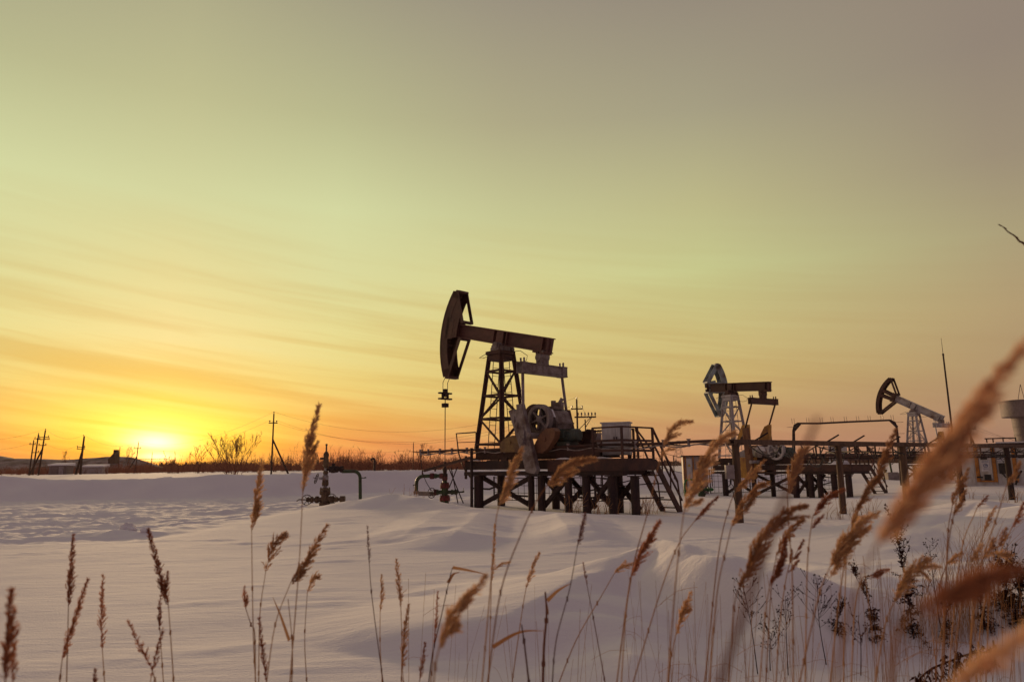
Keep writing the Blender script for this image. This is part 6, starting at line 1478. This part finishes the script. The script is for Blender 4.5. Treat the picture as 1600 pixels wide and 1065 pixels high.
reed([[(1452, 872), (1432, 884), (1415, 905), (1400, 935)], [(1470, 885), (1450, 885), (1425, 893), 8], [(1452, 905), (1440, 893), (1425, 895), 6], [(1425, 885), (1410, 910), (1398, 940), 12]], [(1400, 935), (1388, 960), (1378, 1000), (1366, 1080)], 1.1, 15, 'pale shaggy reed with drooping side sprays right of the tall dark weed', 'reed', 1.2, 0.5)
reed([[(1503, 863), (1490, 872), (1478, 884)]], [(1478, 884), (1466, 930), (1462, 1080)], 1.35, 10, 'small orange spindle head above the big blurred lower plume', 'reed', 1.4)
reed([[(1543, 775), (1535, 784), (1527, 792)]], [(1527, 792), (1500, 870), (1480, 1080)], 1.5, 7, 'short dark spindle head on the drift face below the kiosk door', D, 1.4)
reed([[(1556, 790), (1546, 808), (1537, 833)]], [(1537, 833), (1524, 890), (1512, 1080)], 1.45, 8, 'slim reed head below the kiosk, right of the short dark spindle', 'reed')
reed([[(1600, 786), (1592, 805), (1581, 824)]], [(1581, 824), (1560, 870), (1535, 960), (1524, 1080)], 1.3, 12, 'brown reed head at the right edge below the kiosk', D, 1.3)
reed([[(1572, 826), (1566, 840), (1559, 856)]], [(1559, 856), (1548, 900), (1540, 1080)], 1.4, 9, 'pale loose reed head left of the brown one at the right edge', 'reed', 0.9, 0.3)
reed([[(1582, 868), (1566, 865), (1548, 864)], [(1553, 842), (1547, 858), (1535, 874), 10], [(1535, 850), (1524, 866), (1516, 880), 8]], [(1540, 868), (1520, 900), (1500, 960), (1488, 1080)], 1.2, 10, 'tangled pale reed with three sprays above the big blurred lower plume', 'reed', 1.0, 0.4)
reed([[(1513, 732), (1506, 748), (1498, 760), (1492, 775)], [(1508, 765), (1500, 785), (1490, 805), 10]], [(1498, 764), (1490, 805), (1480, 870), (1470, 1080)], 1.2, 12, 'orange reed with two heads in line in front of the kiosk corner post', 'reed', 1.4)
reed([[(1593, 722), (1585, 740), (1573, 758)]], [(1573, 758), (1560, 800), (1530, 900), (1510, 1080)], 1.2, 11, 'orange reed head before the right kiosk post', 'reed', 1.4)
reed([[(1490, 770), (1488, 790), 7]], [(1488, 790), (1480, 850), (1474, 1080)], 1.4, 7, 'faint small reed head under the kiosk corner post', 'reed')
# ---- close to the lens, out of focus
reed([[(1640, 505), (1595, 545), (1545, 600), (1505, 655), (1470, 715), (1430, 770), (1395, 815), (1370, 850)], [(1560, 622), (1515, 665), (1480, 710), 26], [(1475, 695), (1440, 745), (1405, 790), 58], [(1495, 695), (1450, 735), 36]], [(1370, 850), (1345, 905), (1320, 985), (1300, 1100)], 0.24, 50, 'huge blurred reed plume close to the lens, sweeping up to the right edge', 'reed_near', 2.6, stem_r=0.0007, spike=0.0036)
reed([[(1592, 886), (1565, 893), (1535, 903), (1500, 918), (1468, 936), (1437, 950)], [(1540, 905), (1510, 920), (1480, 935), 30]], [(1437, 950), (1420, 962), (1400, 1000), (1388, 1100)], 0.23, 42, 'fat blurred brown reed head lying nearly level low at the right', D, 3.0, stem_r=0.001, spike=0.0036)
reed([[(1640, 955), (1600, 990), (1555, 1020), (1515, 1048), (1480, 1085)]], [(1480, 1085), (1460, 1130)], 0.22, 34, 'blurred orange reed plume in the bottom right corner', 'reed_near', 2.4, stem_r=0.001, spike=0.0036)
reed([], [(1277, 652), (1272, 668), (1232, 765), (1180, 905), (1118, 1090)], 0.2, 5, 'single blurred purple stem slanting close to the lens', PU, 1.0, stem_r=0.0011, smat='stem_dark')

# headless stems and snapped blades among the stalks, too many and too thin to tell apart
def dry_tangle():
    rng = random.Random(12); b = MB()
    # fine stems whose feet lie outside or low in the view
    for n in range(270):
        r_ = rng.random()
        px = 960 + 660 * r_ ** 0.75 if n > 30 else rng.uniform(620, 1000)
        Y = rng.uniform(1.5, 3.4); x = ray(px, 1065)[0] * Y; g = ground(x, Y); p = V(x, Y, g - 0.02)
        top = rng.uniform(890, 1040) if px < 1300 else rng.uniform(850, 1030)
        q = at(px + rng.gauss(22, 34), top, Y + rng.uniform(-.1, .1))
        m = (p + q) / 2 + V(rng.gauss(0, .02), 0, 0); r0 = rng.uniform(0.0006, 0.0011)
        b.path(curve([p, m, q], 8), [r0 * (1 - .5 * i / 7) for i in range(8)], 3, False)
        if rng.random() < 0.45:
            f = rng.uniform(.5, .95); s = p + (q - p) * f; a = rng.choice((-1, 1, 1)); e = s + V(a * rng.uniform(.04, .14), rng.uniform(-.03, .03), rng.uniform(-.06, .05)); b.path(curve([s, (s + e) / 2 + V(0, 0, .015), e], 5), 0.0006, 3, False)
    # thicket standing on the drift at the far right
    for n in range(520):
        px = rng.gauss(1515, 62); py = rng.uniform(985, 1012) + max(0, (1500 - px)) * 0.05
        g0 = on_plane(px, py, 0.33); x, Y = g0[0], g0[1]; g = ground(x, Y); h = rng.uniform(0.12, 0.55) * (0.6 + 0.6 * math.exp(-((px - 1530) / 60) ** 2))
        a = rng.gauss(0.12, 0.28); q = V(x + a * h, Y + rng.gauss(0, .15) * h, g + h); m = V(x + a * h * 0.3, Y, g + h * 0.55)
        b.path(curve([V(x, Y, g - 0.02), m, q], 5), [0.0014, 0.0013, 0.0011, 0.0009, 0.0006], 3, False)
    o = b.build('dry_grass_tangle', M['stem'], None, False); tag(o, kind='stuff')
    b = MB()
    for n in range(90):      # far tufts poking through the field
        px, py = rng.choice(((900, 806), (990, 800), (1010, 795), (640, 792), (940, 804), (1340, 800), (1520, 770), (1295, 800), (545, 742), (1590, 775))); px += rng.gauss(0, 14)
        g0 = on_plane(px, py, 0.2); x, Y = g0[0], g0[1]; g = ground(x, Y)
        for k in range(3): q = V(x + rng.gauss(.05, .1), Y, g + rng.uniform(.15, .6)); b.path(curve([V(x + rng.gauss(0, .04), Y, g - .02), V(x, Y, g + .15), q], 4), 0.004, 3, False)
    o = b.build('field_grass', M['stem'], None, False); tag(o, kind='stuff')
dry_tangle()

# ------------------------------------------------------------------ dark dead weeds
def weed(px, pbase, ptop, z, label, seed, tilt=0.0, kind='spike', dens=1.0, width=0.10):
    if kind == 'head': width *= 0.75
    rng = random.Random(seed); p = on_plane(px, pbase, z); Y = p[1]; g = ground(p[0], p[1]); H = at(px, ptop, Y)[2] - g; base = V(p[0], p[1], g)
    root = empty('dead_weed', base, 0, label, 'dead weed', 'dead weeds in the drift')
    mb = MB(); c = Cards(); top = V(tilt, 0, H)
    ax = curve([V(0, 0, -0.03), V(tilt * 0.25 + rng.gauss(0, .01), 0, H * 0.5), top], 12); mb.path(ax, [0.0036 * (1 - 0.7 * i / 11) for i in range(12)], 5)
    if kind == 'spike':
        for i in range(int(46 * dens)):
            f = rng.uniform(0.06, 0.98); j = min(10, int(f * 11)); s = ax[j] + (ax[j + 1] - ax[j]) * (f * 11 - j); a = rng.uniform(0, 2 * PI); L = width * rng.uniform(0.4, 1.3) * (1.15 - 0.55 * f)
            if f < 0.5: e = s + V(math.cos(a) * L * 0.5, math.sin(a) * L * 0.5, rng.uniform(-0.5, 0.3) * L)
            else: e = s + V(math.cos(a) * L * 0.42 + (0.25 * L if rng.random() < .3 else 0), math.sin(a) * L * 0.4, L * rng.uniform(0.7, 1.4))
            br = curve([s, (s + e) / 2 + V(0, 0, 0.01), e], 5); mb.path(br, 0.0012, 3, False)
            for q in range(int(11 * dens)):
                x = br[rng.randint(1, 4)] + V(rng.gauss(0, .004), rng.gauss(0, .004), rng.gauss(0, .004)); c.spike(x, V(rng.gauss(0, 1), rng.gauss(0, 1), rng.gauss(-0.2 if f < .5 else .5, .8)), rng.uniform(0.010, 0.024) * (1.5 if f < 0.45 else 0.8), rng.uniform(0.0022, 0.005), rng)
    else:
        for i in range(int(13 * dens)):
            f = rng.uniform(0.45, 1.0); j = min(10, int(f * 11)); s = ax[j] + (ax[j + 1] - ax[j]) * (f * 11 - j); a = rng.uniform(0, 2 * PI); L = width * rng.uniform(0.7, 1.4)
            e = s + V(math.cos(a) * L * 0.8, math.sin(a) * L * 0.5, L * rng.uniform(0.5, 1.1)); br = curve([s, s * 0.4 + e * 0.6 - V(0, 0, .01), e], 5); mb.path(br, 0.0011, 3, False)
            for q in range(rng.randint(2, 4)):
                h = br[rng.randint(2, 4)] + V(rng.gauss(0, .018), rng.gauss(0, .012), rng.uniform(0.0, .03)); mb.path([br[2], h], 0.0008, 3, False)
                mb.lathe(h - V(0, 0, .005), (0, 0, 1), [(0, .001), (.003, .0042), (.006, .0042), (.008, .002)], 7)
    b = len(mb.v); mb.v.extend([tuple(q) for q in c.v]); mb.f.extend([tuple(b + i for i in f) for f in c.f]); mb.sm.extend([False] * len(c.f))
    n = len(mb.f); mb.build('stalk', M['weed'], root, False)
    return root
weed(1428, 1006, 813, 0.33, 'tallest dark dead weed with a dense spire, left of the thicket', 31, -0.06, 'spike', 1.9, 0.15)
weed(1372, 1012, 892, 0.32, 'leaning dark dead weed left of the tallest one', 32, -0.12, 'spike', 1.3, 0.09)
weed(1474, 1006, 850, 0.33, 'thin curled dark weed right of the tallest one', 33, -0.02, 'head', 0.8, 0.07)
weed(1583, 992, 898, 0.36, 'broad dark leafy weed clump at the right edge', 34, 0.02, 'spike', 2.2, 0.22)
weed(1545, 1000, 915, 0.36, 'dark leafy weed beside the clump at the right edge', 35, -0.03, 'spike', 1.2, 0.15)
weed(1482, 1005, 940, 0.34, 'low curly dark weed in front of the thicket', 36, 0.05, 'spike', 0.8, 0.12)
weed(1600, 1002, 905, 0.36, 'second dark leafy clump cut by the right edge', 37, 0.03, 'spike', 1.8, 0.2)
weed(1185, 1060, 905, 0.25, 'branched weed with round black seed heads left of the others', 38, -0.06, 'head', 1.6, 0.13)
weed(1232, 1062, 930, 0.25, 'thin weed with round black seed heads between two larger ones', 39, 0.02, 'head', 1.1, 0.11)
weed(1292, 1040, 915, 0.28, 'wide branched weed with round black seed heads under the ragged plume', 40, -0.02, 'head', 1.7, 0.15)
weed(1312, 1025, 950, 0.28, 'short dark curled weed in the shade of the drift', 41, 0.05, 'spike', 0.9, 0.1)
weed(1205, 1068, 985, 0.2, 'low weed with round black seed heads at the bottom edge', 42, 0.03, 'head', 1.3, 0.1)
weed(1345, 1062, 960, 0.25, 'thin black-headed weed below the small double spikelet', 43, 0.02, 'head', 0.9, 0.1)
# arching fern-like weed at the bottom right
def arch_weed():
    rng = random.Random(51); Y = 2.6
    ln = curve([at(1425, 1075, Y), at(1450, 1048, Y), at(1490, 1030, Y), at(1520, 1020, Y), at(1560, 1017, Y)], 26); p = ln[0].copy(); g = ground(p[0], p[1]); base = V(p[0] - 0.05, p[1], g)
    root = empty('dead_weed', base, 0, 'arching dark weed with hanging curled leaves in the bottom right', 'dead weed', 'dead weeds in the drift'); mb = MB(); mb.off = base; c = Cards()
    mb.path([V(base[0], base[1], g - 0.03), (base + p) / 2 + V(-0.01, 0, 0)] + ln, 0.0034, 5)
    for i in range(2, 25):
        for k in range(2):
            s = ln[i]; L = rng.uniform(0.03, 0.085); e = s + V(rng.gauss(0.01, .02), rng.gauss(0, .03), -L if rng.random() < .75 else L * .5); br = curve([s, (s + e) / 2 + V(rng.gauss(0, .012), 0, 0), e], 6); mb.path(br, 0.0016, 3, False)
            for q in range(7): c.spike(br[rng.randint(1, 5)], V(rng.gauss(0, .6), rng.gauss(0, .6), -1), rng.uniform(.012, .03), rng.uniform(.002, .005), rng)
    b = len(mb.v); mb.v.extend([tuple(np.asarray(q) - base) for q in c.v]); mb.f.extend([tuple(b + i for i in f) for f in c.f]); mb.sm.extend([False] * len(c.f)); mb.build('stalk', M['weed'], root, False)
arch_weed()
# bare twig reaching in from a shrub outside the right edge
tp = [at(a, b, 1.5) for a, b in ((1561, 351), (1568, 355), (1575, 362), (1586, 369), (1593, 377), (1603, 384), (1640, 430), (1700, 540))]
foot = V(tp[-1][0] + 0.25, tp[-1][1] + 0.3, 0); foot[2] = ground(foot[0], foot[1])
b = MB(); b.off = foot; b.path(curve(tp + [tp[-1] * 0.4 + foot * 0.6 + V(-0.05, 0, 0), foot - V(0, 0, 0.05)], 40), [0.0006 + 0.00008 * i for i in range(40)], 6)
for q in tp[:6]: b.lathe(q - V(0.002, 0, -0.001), unit(V(1, 0, -0.6)), [(0, .0005), (.003, .0014), (.008, .0011), (.010, .0005)], 6)
tag(b.build('twig', M['stem_dark']), 'thin bare budded twig reaching in from the upper right edge', 'twig')
# ------------------------------------------------------------------ thin frosty air
HAZE = 0.00010
if HAZE > 0:
    b = MB(); b.box((0, 0, 18.0), (5200, 5200, 46.0))
    m, nt = new_mat('frosty_air')
    pv = nd(nt, 'ShaderNodeVolumePrincipled'); pv.inputs['Density'].default_value = HAZE; pv.inputs['Color'].default_value = (0.9, 0.6, 0.5, 1); pv.inputs['Anisotropy'].default_value = 0.35
    out = nd(nt, 'ShaderNodeOutputMaterial'); nt.links.new(pv.outputs[0], out.inputs['Volume'])
    o = b.build('haze', m); tag(o, kind='stuff')
